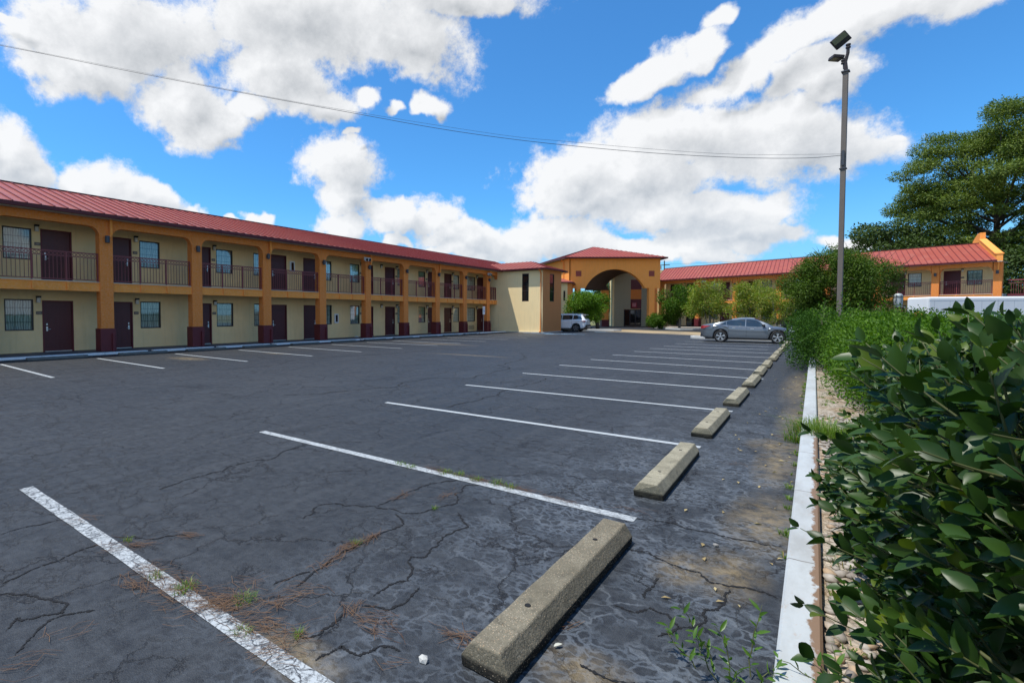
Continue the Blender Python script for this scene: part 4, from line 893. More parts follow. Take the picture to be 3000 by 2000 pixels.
# ---------------- vegetation ----------------
def leaf_mat(name,c1,c2,rough=.4,trans=.25,spec=.5,yel=None,coat=0):
    m=bpy.data.materials.new(name); m.use_nodes=True; t=NT(m.node_tree); b=m.node_tree.nodes['Principled BSDF']; out=m.node_tree.nodes['Material Output']
    g=t.add('ShaderNodeNewGeometry'); r=g.outputs['Random Per Island']; P=t.add('ShaderNodeTexCoord').outputs['Object']
    n=t.noise(P,1.1,3,.6); f=t.m('ADD',t.m('MULTIPLY',r,.7),t.m('MULTIPLY',t.m('SUBTRACT',n,.5),.9),clamp=True)
    c=t.mix(f,c1,c2)
    if yel: c=t.mix(t.mr(r,.93,.96),c,yel)
    t.put(b.inputs['Base Color'],c); b.inputs['Roughness'].default_value=rough; b.inputs['Specular IOR Level'].default_value=spec
    tr=t.add('ShaderNodeBsdfTranslucent'); t.put(tr.inputs[0],t.mix(1,c,(1.5,1.7,.6),'MULTIPLY'))
    mx=t.add('ShaderNodeMixShader'); mx.inputs[0].default_value=trans; t.l.new(b.outputs[0],mx.inputs[1]); t.l.new(tr.outputs[0],mx.inputs[2]); t.l.new(mx.outputs[0],out.inputs[0])
    MATS[name]=m; return m
M_BARK=mat('grey_brown_bark',(.075,.06,.045),.9,var=.45,vscale=6,bump=.8,bscale=25)
M_BARKG=mat('pale_grey_bark',(.17,.155,.13),.85,var=.3,vscale=4)
M_TWIG=mat('green_brown_twig',(.065,.075,.02),.7)
L_BIG=leaf_mat('broad_glossy_leaf',(.013,.038,.006),(.044,.090,.011),.38,.16,.25,(.09,.13,.012))
L_HEDGE=leaf_mat('bright_small_leaf',(.032,.088,.005),(.115,.215,.012),.5,.26,.15)
L_DARKH=leaf_mat('dark_small_leaf',(.016,.048,.005),(.050,.115,.010),.6,.2,.1)
L_MYR=leaf_mat('dull_green_leaf',(.045,.09,.008),(.11,.175,.016),.55,.25,.2)
L_LIME=leaf_mat('yellow_green_leaf',(.13,.185,.016),(.27,.31,.035),.5,.35,.35,(.35,.22,.04))
L_ROUND=leaf_mat('fresh_green_leaf',(.055,.13,.008),(.16,.27,.018),.5,.25,.15)
L_DKROUND=leaf_mat('deep_green_leaf',(.035,.09,.007),(.11,.19,.014),.5,.25,.15)
L_PINE=leaf_mat('pine_needle_clump',(.065,.105,.016),(.20,.26,.038),.6,.2,.25)
L_OAK=leaf_mat('far_tree_leaf',(.035,.065,.014),(.08,.12,.022),.6,.2,.25)
L_GRASS=leaf_mat('grass_blade',(.07,.14,.015),(.17,.25,.04),.5,.3,.3,(.3,.22,.08))
L_WEED=leaf_mat('weed_leaf',(.05,.12,.012),(.10,.19,.02),.4,.25,.4)
def quads_mesh(name,V,F,m,parent=None,smooth=False,mats=None):
    """V (n,k,3) one polygon per row group; F list of index tuples inside one element"""
    n,k,_=V.shape; me=bpy.data.meshes.new(name); me.vertices.add(n*k); me.vertices.foreach_set('co',V.reshape(-1).astype(np.float32))
    base=np.arange(n)[:,None]*k; loops=[];starts=[];tot=[]
    fl=np.array([i for f in F for i in f]); ln=np.array([len(f) for f in F])
    L=(base+fl[None,:]).reshape(-1); me.loops.add(len(L)); me.loops.foreach_set('vertex_index',L.astype(np.int32))
    lt=np.tile(ln,n); st=np.concatenate([[0],np.cumsum(lt)[:-1]]); me.polygons.add(len(lt)); me.polygons.foreach_set('loop_start',st.astype(np.int32))
    me.polygons.foreach_set('loop_total',lt.astype(np.int32))
    if smooth: me.polygons.foreach_set('use_smooth',np.ones(len(lt),bool))
    me.update(calc_edges=True); me.materials.append(m)
    o=bpy.data.objects.new(name,me); COL.objects.link(o)
    if parent: o.parent=parent
    return o
def unit(v): return v/np.maximum(np.linalg.norm(v,axis=-1,keepdims=True),1e-9)
def leaves(name,pos,dirs,nrm,L,W,m,parent=None,kind='kite',seed=0,fold=.25,curl=.12):
    """pos base, dirs leaf axis, nrm approx. normal"""
    n=len(pos); d=unit(dirs); s=unit(np.cross(d,nrm)); u=unit(np.cross(s,d)); L=np.broadcast_to(L,(n,))[:,None]; W=np.broadcast_to(W,(n,))[:,None]
    if kind=='kite':
        V=np.stack([pos,pos+d*L*.45+s*W*.5+u*W*fold,pos+d*L,pos+d*L*.45-s*W*.5+u*W*fold],1); return quads_mesh(name,V,[(0,1,2),(0,2,3)],m,parent)
    if kind=='broad':
        ts=[0,.12,.35,.62,.86,1.0]; ws=[.0,.55,1.0,.86,.42,.0]; rows=[]
        for t_,w_ in zip(ts,ws):
            c=pos+d*L*t_-u*L*curl*(t_**2)*1.2+u*L*curl*.5*t_
            if w_==0: rows.append([c])
            else: rows.append([c+s*W*.5*w_+u*W*fold*w_,c,c-s*W*.5*w_+u*W*fold*w_])
        V=np.stack([p for r in rows for p in r],1)  # 1+3+3+3+3+1=14
        F=[(0,1,2),(0,2,3)]
        for i in range(3): a=1+3*i; F+=[(a,a+3,a+4,a+1),(a+1,a+4,a+5,a+2)]
        F+=[(10,13,11),(11,13,12)]
        return quads_mesh(name,V,F,m,parent,smooth=True)
def crown_points(n,clumps,rg,shell=.55):
    """clumps: array (k,6) centre xyz, radii xyz. points biased to the outside of each clump"""
    c=np.asarray(clumps,float); w=(c[:,3]*c[:,4]+c[:,4]*c[:,5]+c[:,3]*c[:,5]); idx=rg.choice(len(c),n,p=w/w.sum())
    v=unit(rg.normal(size=(n,3))); r=(shell+(1-shell)*rg.random(n)**.5)[:,None]*(1+.10*rg.normal(size=(n,1)))
    return c[idx,:3]+v*r*c[idx,3:6],v,idx
def tree(name,label,cat,base,trunkh,crown,clump_n,clump_r,nleaf,leafL,lm,bark,tr=.12,group=None,seed=1,leafW=None,flat=1.0,limbs=7,lean=(0,0),gap=.0,multi=1,kind='kite',shell=.55,profile=None):
    """crown: (dx,dy,z0,z1,rx,ry) envelope ellipsoid in metres"""
    rg=np.random.default_rng(seed); t=thing(name,label,cat,base,0,group)
    dx,dy,z0,z1,rx,ry=crown; zc=(z0+z1)/2; rz_=(z1-z0)/2; C=[]
    tries=0
    while len(C)<clump_n and tries<clump_n*60:
        tries+=1; v=rg.uniform(-1,1,3)
        if v@v>1: continue
        if v@v<.12 and rg.random()<.7: continue
        sc=1.0 if profile is None else profile((v[2]+1)/2)
        p=np.array([dx+v[0]*rx*sc,dy+v[1]*ry*sc,zc+v[2]*rz_]); rr=clump_r*rg.uniform(.6,1.25)
        if gap and any(np.linalg.norm((p-q[:3])/np.array([1,1,.6]))<gap*rr for q in C): continue
        C.append([*p,rr,rr,rr*flat])
    C=np.array(C); pos,v,idx=crown_points(nleaf,C,rg,shell)
    d=unit(v*.6+rg.normal(size=v.shape)*.7+np.array([0,0,-.15])); nn=unit(v+np.array([0,0,.9])+rg.normal(size=v.shape)*.5)
    Lf=leafL*rg.uniform(.6,1.3,nleaf); leaves('crown',pos,d,nn,Lf,Lf*(leafW or .55),lm,t,kind)
    mb=MB(); fork=np.array([dx*.3,dy*.3,max(trunkh,z0+.0)])
    starts=[np.array([0,0,-.05])] if multi==1 else [np.array([math.cos(a)*tr*1.6,math.sin(a)*tr*1.6,-.05]) for a in np.linspace(0,2*PI,multi,endpoint=False)]
    top=np.array([dx+lean[0],dy+lean[1],z1*.9]); 
    order=rg.permutation(len(C))[:limbs*multi]
    for k,s in enumerate(starts):
        f=fork+(s-np.array([0,0,-.05]))*(2.2 if multi>1 else 0)
        r=tr if multi==1 else tr*.55
        end=top if multi==1 else f+np.array([*(f[:2]*2.0),(z1-f[2])*.7])
        mid=f+(end-f)*.5+rg.normal(size=3)*np.array([.25,.25,0])*r*4
        mb.tube([s,(s+f)/2+rg.normal(size=3)*np.array([r,r,0])*.5,f,mid,end],[r*1.15,r,r*.85,r*.5,r*.12],8)
        for j in order[k::multi]:
            q=C[j,:3]; h0=np.clip((q[2]-f[2])*.45/(max(.3,end[2]-f[2])),0.0,.8); s0=f+(end-f)*h0; m_=(s0+q)/2+np.array([0,0,-.08*np.linalg.norm(q-s0)])+rg.normal(size=3)*.05
            mb.tube([s0,m_,q],[r*.42,r*.26,r*.08],5,cap=False)
    mb.build('trunk',bark,parent=t,smooth=True); return t
# big pine and its companions beyond the far wing
pine=tree('pine_tree','tall broad pine with open layered crown, towering above the right end of the far wing','tree',(16.6,86,0),7,(0,0,4.5,26.2,8.3,7),300,1.5,170000,.25,L_PINE,M_BARK,tr=.42,seed=5,flat=.5,limbs=46,gap=.55,shell=.2,leafW=.45,profile=lambda h:1.1-.45*max(0,h-.6) )
tree('pine_tree','lower pine right of the tall one, cut by the right edge of the photo','tree',(26,83,0),5,(0,0,2,20,6,6),120,1.5,60000,.27,L_PINE,M_BARK,tr=.35,seed=6,flat=.45,limbs=26,gap=.7,shell=.2)
tree('broadleaf_tree','rounded dark green tree just left of the tall pine, above the red roof','tree',(7.2,82,0),4,(0,0,4,13.2,5.6,4.5),60,1.5,22000,.34,L_OAK,M_BARK,tr=.3,seed=8,flat=.7,limbs=10,shell=.5)
tree('broadleaf_tree','dark green tree low behind the stepped parapet at the right end','tree',(19.5,76,0),3,(0,0,2,9.5,6,4),50,1.5,16000,.32,L_OAK,M_BARK,tr=.3,seed=9,flat=.7,limbs=8)
tree('broadleaf_tree','dark green tree mass behind the maroon stair at the far right','tree',(25,64,0),3,(0,0,1.5,8.2,5,3),46,1.3,14000,.28,L_OAK,M_BARK,tr=.3,seed=10,flat=.7,limbs=8)
# trimmed trees by the entrance
tree('round_tree','round clipped bright green tree with its trunk behind the white parked car','tree',(-18.0,52.4,0),1.4,(-.9,-.5,1.15,3.65,2.05,1.9),46,.62,15000,.15,L_ROUND,M_BARK,tr=.20,seed=11,shell=.6,leafW=.65)
tree('round_tree','round clipped dark green tree between the entrance arch and the far columns','tree',(-11.9,61.0,.1),1.5,(-.0,0,1.3,4.35,1.9,1.8),46,.62,15000,.15,L_DKROUND,M_BARKG,tr=.13,seed=12,shell=.6,leafW=.65)
tree('evergreen_tree','tall dark evergreen seen through the entrance arch','tree',(-25.5,76,0),1,(0,0,.5,7.8,2.6,2.6),60,.9,12000,.24,L_OAK,M_BARK,tr=.2,seed=13,shell=.4,flat=.6)
tree('evergreen_tree','small dark conifer behind the white parked car','tree',(-23.6,64,0),.5,(0,0,.3,3.6,1.1,1.1),24,.5,5000,.16,L_DARKH,M_BARK,tr=.1,seed=14,shell=.5)
tree('broadleaf_tree','green tree in the distance left of the inner arch pillar','tree',(-29,92,0),2,(0,0,1,7,5,3),40,1.2,9000,.3,L_ROUND,M_BARK,tr=.25,seed=15)
tree('shrub','low dome shaped clipped shrub at the foot of the right arch pillar','shrub',(-14.0,60.9,.1),.2,(0,0,.1,1.45,1.6,1.1),30,.42,9000,.12,L_DKROUND,M_BARK,tr=.06,seed=16,shell=.6,leafW=.65)
# crepe myrtles
tree('crepe_myrtle','yellow green young tree directly behind the rear of the grey car','tree',(-8.2,56.2,0),1.1,(0,0,.9,4.7,2.25,2.0),50,.62,11000,.15,L_LIME,M_BARKG,tr=.09,seed=21,multi=4,shell=.35,limbs=5,group='young trees behind the grey car',leafW=.5)
tree('crepe_myrtle','tallest yellow green young tree, behind the roof of the grey car','tree',(-4.6,53.8,0),1.1,(0,0,.9,4.9,2.1,1.9),48,.58,11000,.14,L_LIME,M_BARKG,tr=.09,seed=22,multi=4,shell=.35,limbs=5,group='young trees behind the grey car',leafW=.5)
tree('crepe_myrtle','smaller yellow green young tree above the bonnet of the grey car','tree',(-2.4,51.8,0),1.0,(0,0,.9,3.75,1.6,1.5),34,.5,8000,.13,L_LIME,M_BARKG,tr=.08,seed=23,multi=3,shell=.35,limbs=5,group='young trees behind the grey car',leafW=.5)
tree('crepe_myrtle','large dark green spreading tree behind the lamp pole','tree',(1.4,46.0,0),1.6,(-.1,0,1.0,6.0,2.95,2.6),120,.70,70000,.13,L_MYR,M_BARK,tr=.13,seed=24,multi=4,shell=.3,limbs=8,leafW=.5,profile=lambda h:.62+.55*math.sin(h*2.6))
def twigs(t,c,n,r,L,m,seed):
    rg=np.random.default_rng(seed); mb=MB()
    for i in range(n):
        v=unit(rg.normal(size=3)*np.array([1,1,.5])+np.array([0,0,.9])); p=np.array(c)+v*np.array(r); q=p+unit(v+rg.normal(size=3)*.35)*L*rg.uniform(.5,1.2); mb.tube([p-v*.4,(p+q)/2,q],[.012,.009,.004],4)
    mb.build('twig',m,parent=t)
twigs(COL.objects[-1].parent or COL.objects[-1],(-.2,0,3.7),60,(3.8,2.9,2.3),.9,M_BARK,3)
for i,(x,y,h,s) in enumerate(((6,60.5,1.6,1.0),(9.2,59.6,1.4,.9))):
    tree('shrub',['dark shrub by the foot of the far wing, left of the white van','dark shrub by the foot of the far wing, partly behind the white van'][i],'shrub',(x,y,.1),.2,(0,0,.1,h,s,s),20,.4,3500,.14,L_DARKH,M_BARK,tr=.05,seed=30+i)
tree('shrub','small bronze brown shrub showing above the hedge, left of the white van','shrub',(3.1,36.0,0),.3,(0,0,.3,2.0,1.1,.9),20,.4,4500,.10,leaf_mat('bronze_leaf',(.11,.065,.02),(.20,.13,.035),.5,.25),M_BARK,tr=.05,seed=33)
# ---------------- hedge along the kerb ----------------
def hedge(label,segs,n,leaf,lm,seed,group=None,clr=.34,shoots=0,inner=None,W=.55,kind='kite',stemm=M_TWIG):
    """segs: list of (y, x0, x1, top) outline; leaves scattered on bumpy clumps filling the outline"""
    rg=np.random.default_rng(seed); ys=[s[0] for s in segs]; root=thing('hedge_shrub',label,'shrub',(0,0,0),0,group); C=[]
    for y in np.arange(ys[0],ys[-1],clr*.8):
        x0=np.interp(y,ys,[s[1] for s in segs]); x1=np.interp(y,ys,[s[2] for s in segs]); top=np.interp(y,ys,[s[3] for s in segs])
        for z in np.arange(clr*.7,top,clr*.75):
            for x in np.arange(x0+clr,x1,clr*.9):
                edge=(x<x0+clr*2.2) or (z>top-clr*1.8) or y<ys[0]+clr*1.5 or y>ys[-1]-clr*1.5
                if not edge or rg.random()<.16: continue
                r=clr*rg.uniform(.6,1.35); taper=.10*max(0,(.5-z))  
                C.append([x+rg.normal()*.07+taper,y+rg.normal()*.08,min(z,top-clr*.8)+rg.normal()*.06,r,r,r*.9])
    C=np.array(C); pos,v,idx=crown_points(n,C,rg,.72); keep=pos[:,2]>.05; pos=pos[keep]; v=v[keep]
    d=unit(v*.8+rg.normal(size=v.shape)*.6+np.array([-.1,0,.25])); nn=unit(v*.7+np.array([-.25,-.15,.8])+rg.normal(size=v.shape)*.45); L=leaf*rg.uniform(.65,1.25,len(pos))
    leaves('foliage',pos,d,nn,L,L*W,lm,root,kind)
    mb=MB()
    for i in range(26):
        y=rg.uniform(ys[0]+.3,ys[-1]-.3); x0=np.interp(y,ys,[s[1] for s in segs]); x1=np.interp(y,ys,[s[2] for s in segs]); top=np.interp(y,ys,[s[3] for s in segs]); x=rg.uniform(max(.25,x0+.3),max(.5,x1-.3)); mb.tube([(x,y,0),(x+rg.normal()*.1,y+rg.normal()*.1,top*.5),(x+rg.normal()*.3,y+rg.normal()*.3,top*.92)],[.02,.014,.005],5)
    mb.build('stem',M_BARK,parent=root); return root
hedge('dark green rounded shrub overhanging the far end of the white kerb',[(17.3,-.25,2.4,1.3),(18.4,-.62,2.6,1.55),(21,-.72,2.8,1.66),(25,-.45,2.8,1.68),(29,-.1,2.6,1.6)],60000,.066,L_DARKH,41,clr=.36)
hedge('bright small leaved shrub with the lamp pole rising behind it',[(9.6,.95,3.0,1.0),(10.6,.42,3.2,1.38),(12.5,.32,3.4,1.5),(15,.28,3.4,1.55),(17.9,.2,3.4,1.5)],80000,.058,L_HEDGE,42,clr=.30)
hedge('bright small leaved shrub next after the large leaved one in front',[(5.6,1.35,3.8,1.15),(7.0,1.0,4.0,1.38),(9.5,.9,4.2,1.42),(11,1.2,4.2,1.42)],70000,.055,L_HEDGE,43,clr=.30)
# young climbing shoots standing out of the hedge at the pole
rg=np.random.default_rng(50)
def shoots(label,name,bases,nleaf,leafL,lm,seed,W=.6,kind='broad',stem=.006,cat='climbing plant'):
    rg=np.random.default_rng(seed); root=thing(name,label,cat,(0,0,0)); mb=MB(); P=[];D=[];N=[]
    for (b,d,L) in bases:
        b=np.array(b,float); d=unit(np.array(d,float)); pts=[b+d*L*t+np.array([0,0,-.10*L*t*t])+rg.normal(size=3)*.01 for t in np.linspace(0,1,6)]
        mb.tube([tuple(p) for p in pts],[stem,stem,stem*.9,stem*.75,stem*.6,stem*.35],5)
        for k in range(nleaf):
            t=(.15+.85*(k+.5)/nleaf); p=b+d*L*t+np.array([0,0,-.10*L*t*t]); a=k*2.4+rg.random(); s=unit(np.cross(d,[0,0,1.01])); u=np.cross(s,d); q=s*math.cos(a)+u*math.sin(a)
            P.append(p); D.append(unit(q+d*.7)); N.append(unit(u*.8+np.array([-.2,-.2,1])+rg.normal(size=3)*.3))
    P=np.array(P);D=np.array(D);N=np.array(N); L=leafL*rg.uniform(.7,1.25,len(P)); leaves('foliage',P,D,N,L,L*W,lm,root,kind); mb.build('stem',M_TWIG,parent=root); return root
bs=[]
for i in range(34):
    y=rg.uniform(16.5,20.0); bs.append(((rg.uniform(.1,1.8),y,1.35),(rg.normal()*.5,rg.normal()*.4,1),rg.uniform(.35,.95)))
shoots('light green leafy shoots climbing out of the hedge round the foot of the lamp pole','climbing_shoots',bs,12,.085,L_HEDGE,51,kind='kite')
# ---------------- the big glossy shrub close by ----------------
def near_shrub():
    rg=np.random.default_rng(77); root=thing('hedge_shrub','large shrub with big glossy leaves filling the lower right, nearest to the viewer','shrub',(0,0,0)); mb=MB(); P=[];D=[];N=[];LL_=[]
    # surface of the shrub : x_left(y,z) ; shoots start inside and point out, up and towards the car park
    def surf(y,z): 
        side=.17+.17*((z-.75)/.8)**2+.16*max(0,(.45-z))+ .05*math.sin(y*3.1)+.05*math.sin(z*6+y*2)
        if y>2.2: side+=.34*max(0,z-.8)*min(1,(y-2.2)/1.5)
        if y<1.6: side+= (1.6-y)*.62
        if y>4.6: side+=(y-4.6)*.55
        return side
    def add_shoot(b,d,L,n,lf):
        b=np.array(b);d=unit(np.array(d)); bend=np.array([0,0,.18*L]); pts=[b+d*L*t+bend*t*t for t in np.linspace(0,1,7)]
        mb.tube([tuple(p) for p in pts],[.0035,.0032,.003,.0027,.0024,.002,.0013],5)
        s=unit(np.cross(d,[0.02,0,1.0])); u=unit(np.cross(s,d))
        for k in range(n):
            t=.28+.72*k/(n-1) if n>1 else 1; p=b+d*L*t+bend*t*t; ph=(k%2)*PI/2+rg.normal()*.25
            for sg_ in (0,PI):
                q=s*math.cos(ph+sg_)+u*math.sin(ph+sg_); spread=.95-.45*t
                dd=unit(q*spread+d*(.45+.5*t)+np.array([0,0,.10])); P.append(p+dd*.006); D.append(dd); N.append(unit(d*.45-q*.3+np.array([-.28,-.30,.62])+rg.normal(size=3)*.42)); LL_.append(lf*rg.uniform(.6,1.22)*(1 if t<.9 else .72))
    # outer shoots on the side facing the kerb
    for i in range(1700):
        y=rg.uniform(.15,5.9); z=rg.uniform(.14,1.50-.11*max(0,y-3.0)); x=surf(y,z)+rg.uniform(.0,.26); add_shoot((x+.17,y+rg.normal()*.03,z-.10),(-.95+rg.normal()*.35,-.15+rg.normal()*.45,.45+rg.normal()*.3),rg.uniform(.16,.30),rg.integers(4,7),.071)
    # top
    for i in range(1400):
        y=rg.uniform(.15,6.2); x=rg.uniform(.36,2.6); top=1.52+.10*math.sin(x*2.3+y)+.13*min(1,max(0,(x-.5)/.7))-.02*y-.085*max(0,y-3.0); 
        if y<1.5 and x<1.0-(y-1.5)*.0: 
            if x<.35+(1.5-y)*.75: continue
        add_shoot((x,y,top-.24),(-.22+rg.normal()*.4,-.05+rg.normal()*.4,1),rg.uniform(.16,.34),rg.integers(4,7),.071)
    # face towards the viewer
    for i in range(520):
        x=rg.uniform(.75,2.4); z=rg.uniform(.1,1.4); y=.62-.42*(x-.9)+.08*math.sin(z*5+x*4)+rg.uniform(0,.25); add_shoot((x+.1,y+.18,z-.1),(-.5+rg.normal()*.35,-.75+rg.normal()*.3,.45+rg.normal()*.3),rg.uniform(.15,.28),rg.integers(4,7),.071)
    # inner leaves, sparse
    for i in range(2600):
        y=rg.uniform(.5,5.9); z=rg.uniform(.1,1.3); x=surf(y,z)+rg.uniform(.22,.9); P.append(np.array([x,y,z])); D.append(unit(rg.normal(size=3)+np.array([-.4,0,.2]))); N.append(unit(rg.normal(size=3)+np.array([0,0,.9]))); LL_.append(.075*rg.uniform(.7,1.1))
    # the leafy sprigs that stick out most in the picture
    for b,d,L,n in (((.30,2.35,.72),(-1,-.25,.18),.34,4),((.26,3.0,1.0),(-1,-.2,.1),.26,4),((1.05,2.75,1.56),(-.2,-.1,1),.26,3),((1.25,2.6,1.56),(.1,-.1,1),.24,3),((1.6,2.6,1.56),(-.1,0,1),.26,3),((.35,2.1,1.36),(-1,.0,.35),.24,4),((.28,2.6,.35),(-1,-.3,.15),.3,4),((.30,1.95,.5),(-1,-.4,.2),.3,4)):
        add_shoot(b,d,L,n,.088)
    for i in range(70):
        y=rg.uniform(.9,5.6); z=rg.uniform(.2,1.4); x=surf(y,z); mb.tube([(x+.75,y+rg.normal()*.1,max(0,z-.55)),(x+.42,y+rg.normal()*.1,z-.28),(x+.12,y+rg.normal()*.06,z-.06)],[.009,.007,.004],5)
    for i in range(16):
        y=rg.uniform(1,5.5); x=rg.uniform(.6,1.6); mb.tube([(x,y,0),(x+rg.normal()*.1,y+rg.normal()*.15,.7),(x+rg.normal()*.25,y+rg.normal()*.3,1.3)],[.022,.016,.007],6)
    P=np.array(P);D=np.array(D);N=np.array(N);L=np.array(LL_); leaves('foliage',P,D,N,L,L*rg.uniform(.48,.62,len(L)),L_BIG,root,'broad',fold=.16,curl=.14)
    mb.build('stem',M_TWIG,parent=root,smooth=True)
near_shrub()
# ---------------- weeds, grass, needles, gravel ----------------
def grass_patch(name,label,spots,h,n,seed,lm=None,spread=.12,w=.004):
    rg=np.random.default_rng(seed); V=[]
    for (x,y,z,s) in spots:
        k=int(n*s)
        for i in range(k):
            r=spread*s*rg.random()**.6; a=rg.uniform(0,2*PI); b=np.array([x+r*math.cos(a),y+r*math.sin(a),z]); l=h*rg.uniform(.4,1.2)*(.6+.4*s); o=np.array([math.cos(a),math.sin(a),0])*rg.uniform(.2,1.0)+rg.normal(size=3)*np.array([.3,.3,0]); sd=unit(np.array([-o[1],o[0],.0])+1e-6)*w
            m_=b+o*l*.35+np.array([0,0,l*.6]); e_=b+o*l*1.0+np.array([0,0,l*.62]); V.append([b-sd,b+sd,m_+sd*.7,e_,m_-sd*.7])
    V=np.array(V); o=quads_mesh(name,V,[(0,1,2,4),(4,2,3)],lm or L_GRASS); o['kind']='stuff'; tag(o,label,'grass'); return o
grass_patch('grass','green grass tuft growing over the white kerb',[(.10,8.15,.06,2.2),(.02,8.3,.06,1.4),(.25,8.2,.06,1.8),(-.16,7.9,0,.8)],.20,130,60,spread=.16)
sp=[]; 
for y in np.arange(4.2,17.5,.33): sp.append((-.135+rng.normal()*.012,y+rng.normal()*.12,0,rng.uniform(.15,.75)))
grass_patch('grass','short grass growing in the joint along the white kerb',sp,.07,60,61,spread=.07,w=.003)
grass_patch('grass','small dry grass tufts growing in the nearest painted lines and cracks',[(-2.95,1.5,0,.5),(-2.93,1.46,0,.5),(-2.55,1.62,0,.6),(-3.22,1.44,0,.35),(-3.9,1.56,0,.25),(-2.3,1.45,0,.4),(-3.55,4.15,0,.5),(-3.4,4.13,0,.5),(-3.0,4.2,0,.7),(-2.85,4.22,0,.6),(-2.62,4.2,0,.6),(-2.4,4.22,0,.7),(-2.25,4.2,0,.6),(-2.56,2.5,0,.3),(-2.5,3.35,0,.2),(-2.05,1.6,0,.3)],.055,120,62,spread=.11,w=.002)
grass_patch('grass','sparse grass at the back edge of the white kerb among the gravel',[(.12+rng.random()*.3,y,.055,rng.uniform(.2,.6)) for y in np.arange(2.0,17,.5)],.09,50,63,spread=.14,w=.003)
# pine needles
L_NEED=leaf_mat('dry_pine_needle',(.085,.043,.024),(.21,.125,.065),.7,.0,.2)
V=[]; rg=np.random.default_rng(64)
spots=[(-3.24,1.31,.10,40,0),(-2.98,1.46,.14,110,.5),(-2.68,1.50,.13,110,.9),(-2.56,1.55,.10,70,.6),(-3.75,1.56,.07,30,.7),(-3.64,1.86,.06,26,.3),(-3.3,1.46,.10,60,.6),(-2.39,1.70,.05,18,.3),(-2.36,1.85,.08,36,.8),(-2.3,1.53,.12,80,.6),(-2.05,1.5,.11,60,.9),(-3.02,.9,.08,10,2),(-2.88,.72,.07,10,1),(-2.56,2.45,.10,60,1.5),(-2.5,2.2,.08,30,1.5),(-2.53,2.62,.06,26,1.6),(-1.80,1.90,.10,50,.4),(-2.0,1.92,.05,16,1.9),(-1.36,2.07,.08,44,.1),(-1.55,1.72,.06,6,1),(-2.9,3.45,.08,20,1.3),(-2.6,3.7,.09,24,1.4),(-3.1,4.2,.12,50,.2),(-2.6,4.2,.15,70,.1),(-2.2,4.2,.12,50,.1),(-3.9,1.45,.1,20,.8),(-1.0,2.5,.08,8,1),(-.5,2.2,.1,8,2),(-4.6,1.5,.09,16,.7),(-1.75,4.16,.1,30,0),(-.28,8.1,.12,26,0),(-1.2,4.3,.1,16,0),(-.6,6.3,.1,8,0),(-2.7,1.75,.1,14,.4)]
for x,y,s,k,a0 in spots:
    for i in range(int(k*.95)):
        a=a0+rg.normal()*.5+(PI if rg.random()<.5 else 0); c=np.array([x+rg.normal()*s*abs(math.cos(a0))*.8+rg.normal()*s*.25,y+rg.normal()*s*abs(math.sin(a0))*.8+rg.normal()*s*.25,.006+rg.random()*.012]); l=rg.uniform(.07,.17); d=np.array([math.cos(a),math.sin(a),rg.normal()*.06]); q=np.array([-d[1],d[0],0]); cv=rg.normal()*.15
        w=.0011; p0=c-d*l/2; p1=c+q*l*cv; p2=c+d*l/2; V.append([p0-q*w,p0+q*w,p1+q*w,p2+q*w,p2-q*w,p1-q*w])
o=quads_mesh('pine_needles',np.array(V),[(0,1,2,5),(5,2,3,4)],L_NEED); tag(o,'reddish dry pine needles caught in the cracks and along the nearest lines','pine needles',kind='stuff')
# vine and weeds at the bottom right
bs=[((-.23,2.48,0),(-.3,.1,1),.30),((-.30,2.5,0),(-.5,-.2,1),.26),((-.2,2.6,0),(.1,.3,1),.34),((-.34,2.62,0),(-.6,.1,.9),.28),((-.26,2.42,0),(.2,-.3,1),.2),((-.4,2.52,0),(-.7,.3,.8),.22),((-.18,2.5,0),(.5,0,1),.2)]
w=shoots('narrow leaved green weed growing from the pavement by the white kerb, lower right','weed',bs,10,.055,L_WEED,65,W=.26,stem=.003,cat='weed')
bs=[((.14,2.55,.07),(-1,.15,.45),.28),((.14,2.55,.07),(-.7,.7,.6),.24),((.14,2.55,.07),(-.6,-.8,.3),.24),((.14,2.55,.07),(-.2,1.2,.4),.3)]
shoots('thin dark vine trailing over the white kerb, lower right','vine',bs,6,.06,L_WEED,66,W=.3,stem=.003,cat='vine')
# stones in the bed
rg=np.random.default_rng(67); n=2600; y=.9+rg.random(n)**1.6*9; x=.09+rg.random(n)*.75; r=rg.uniform(.012,.034,n); ico=[]
b=bmesh.new(); bmesh.ops.create_icosphere(b,subdivisions=1,radius=1); iv=np.array([v.co[:] for v in b.verts]); fi=[tuple(v.index for v in f.verts) for f in b.faces]; b.free()
S=np.stack([r*rg.uniform(.8,1.6,n),r*rg.uniform(.8,1.5,n),r*rg.uniform(.45,.8,n)],1); an=rg.uniform(0,PI,n); V=iv[None]*S[:,None]*(1+.16*rg.normal(size=(n,len(iv),1))); cx_=V[...,0]*np.cos(an)[:,None]-V[...,1]*np.sin(an)[:,None]; cy2=V[...,0]*np.sin(an)[:,None]+V[...,1]*np.cos(an)[:,None]; V=np.stack([cx_,cy2,V[...,2]],-1)+np.stack([x,y,.055+r*.35],1)[:,None]
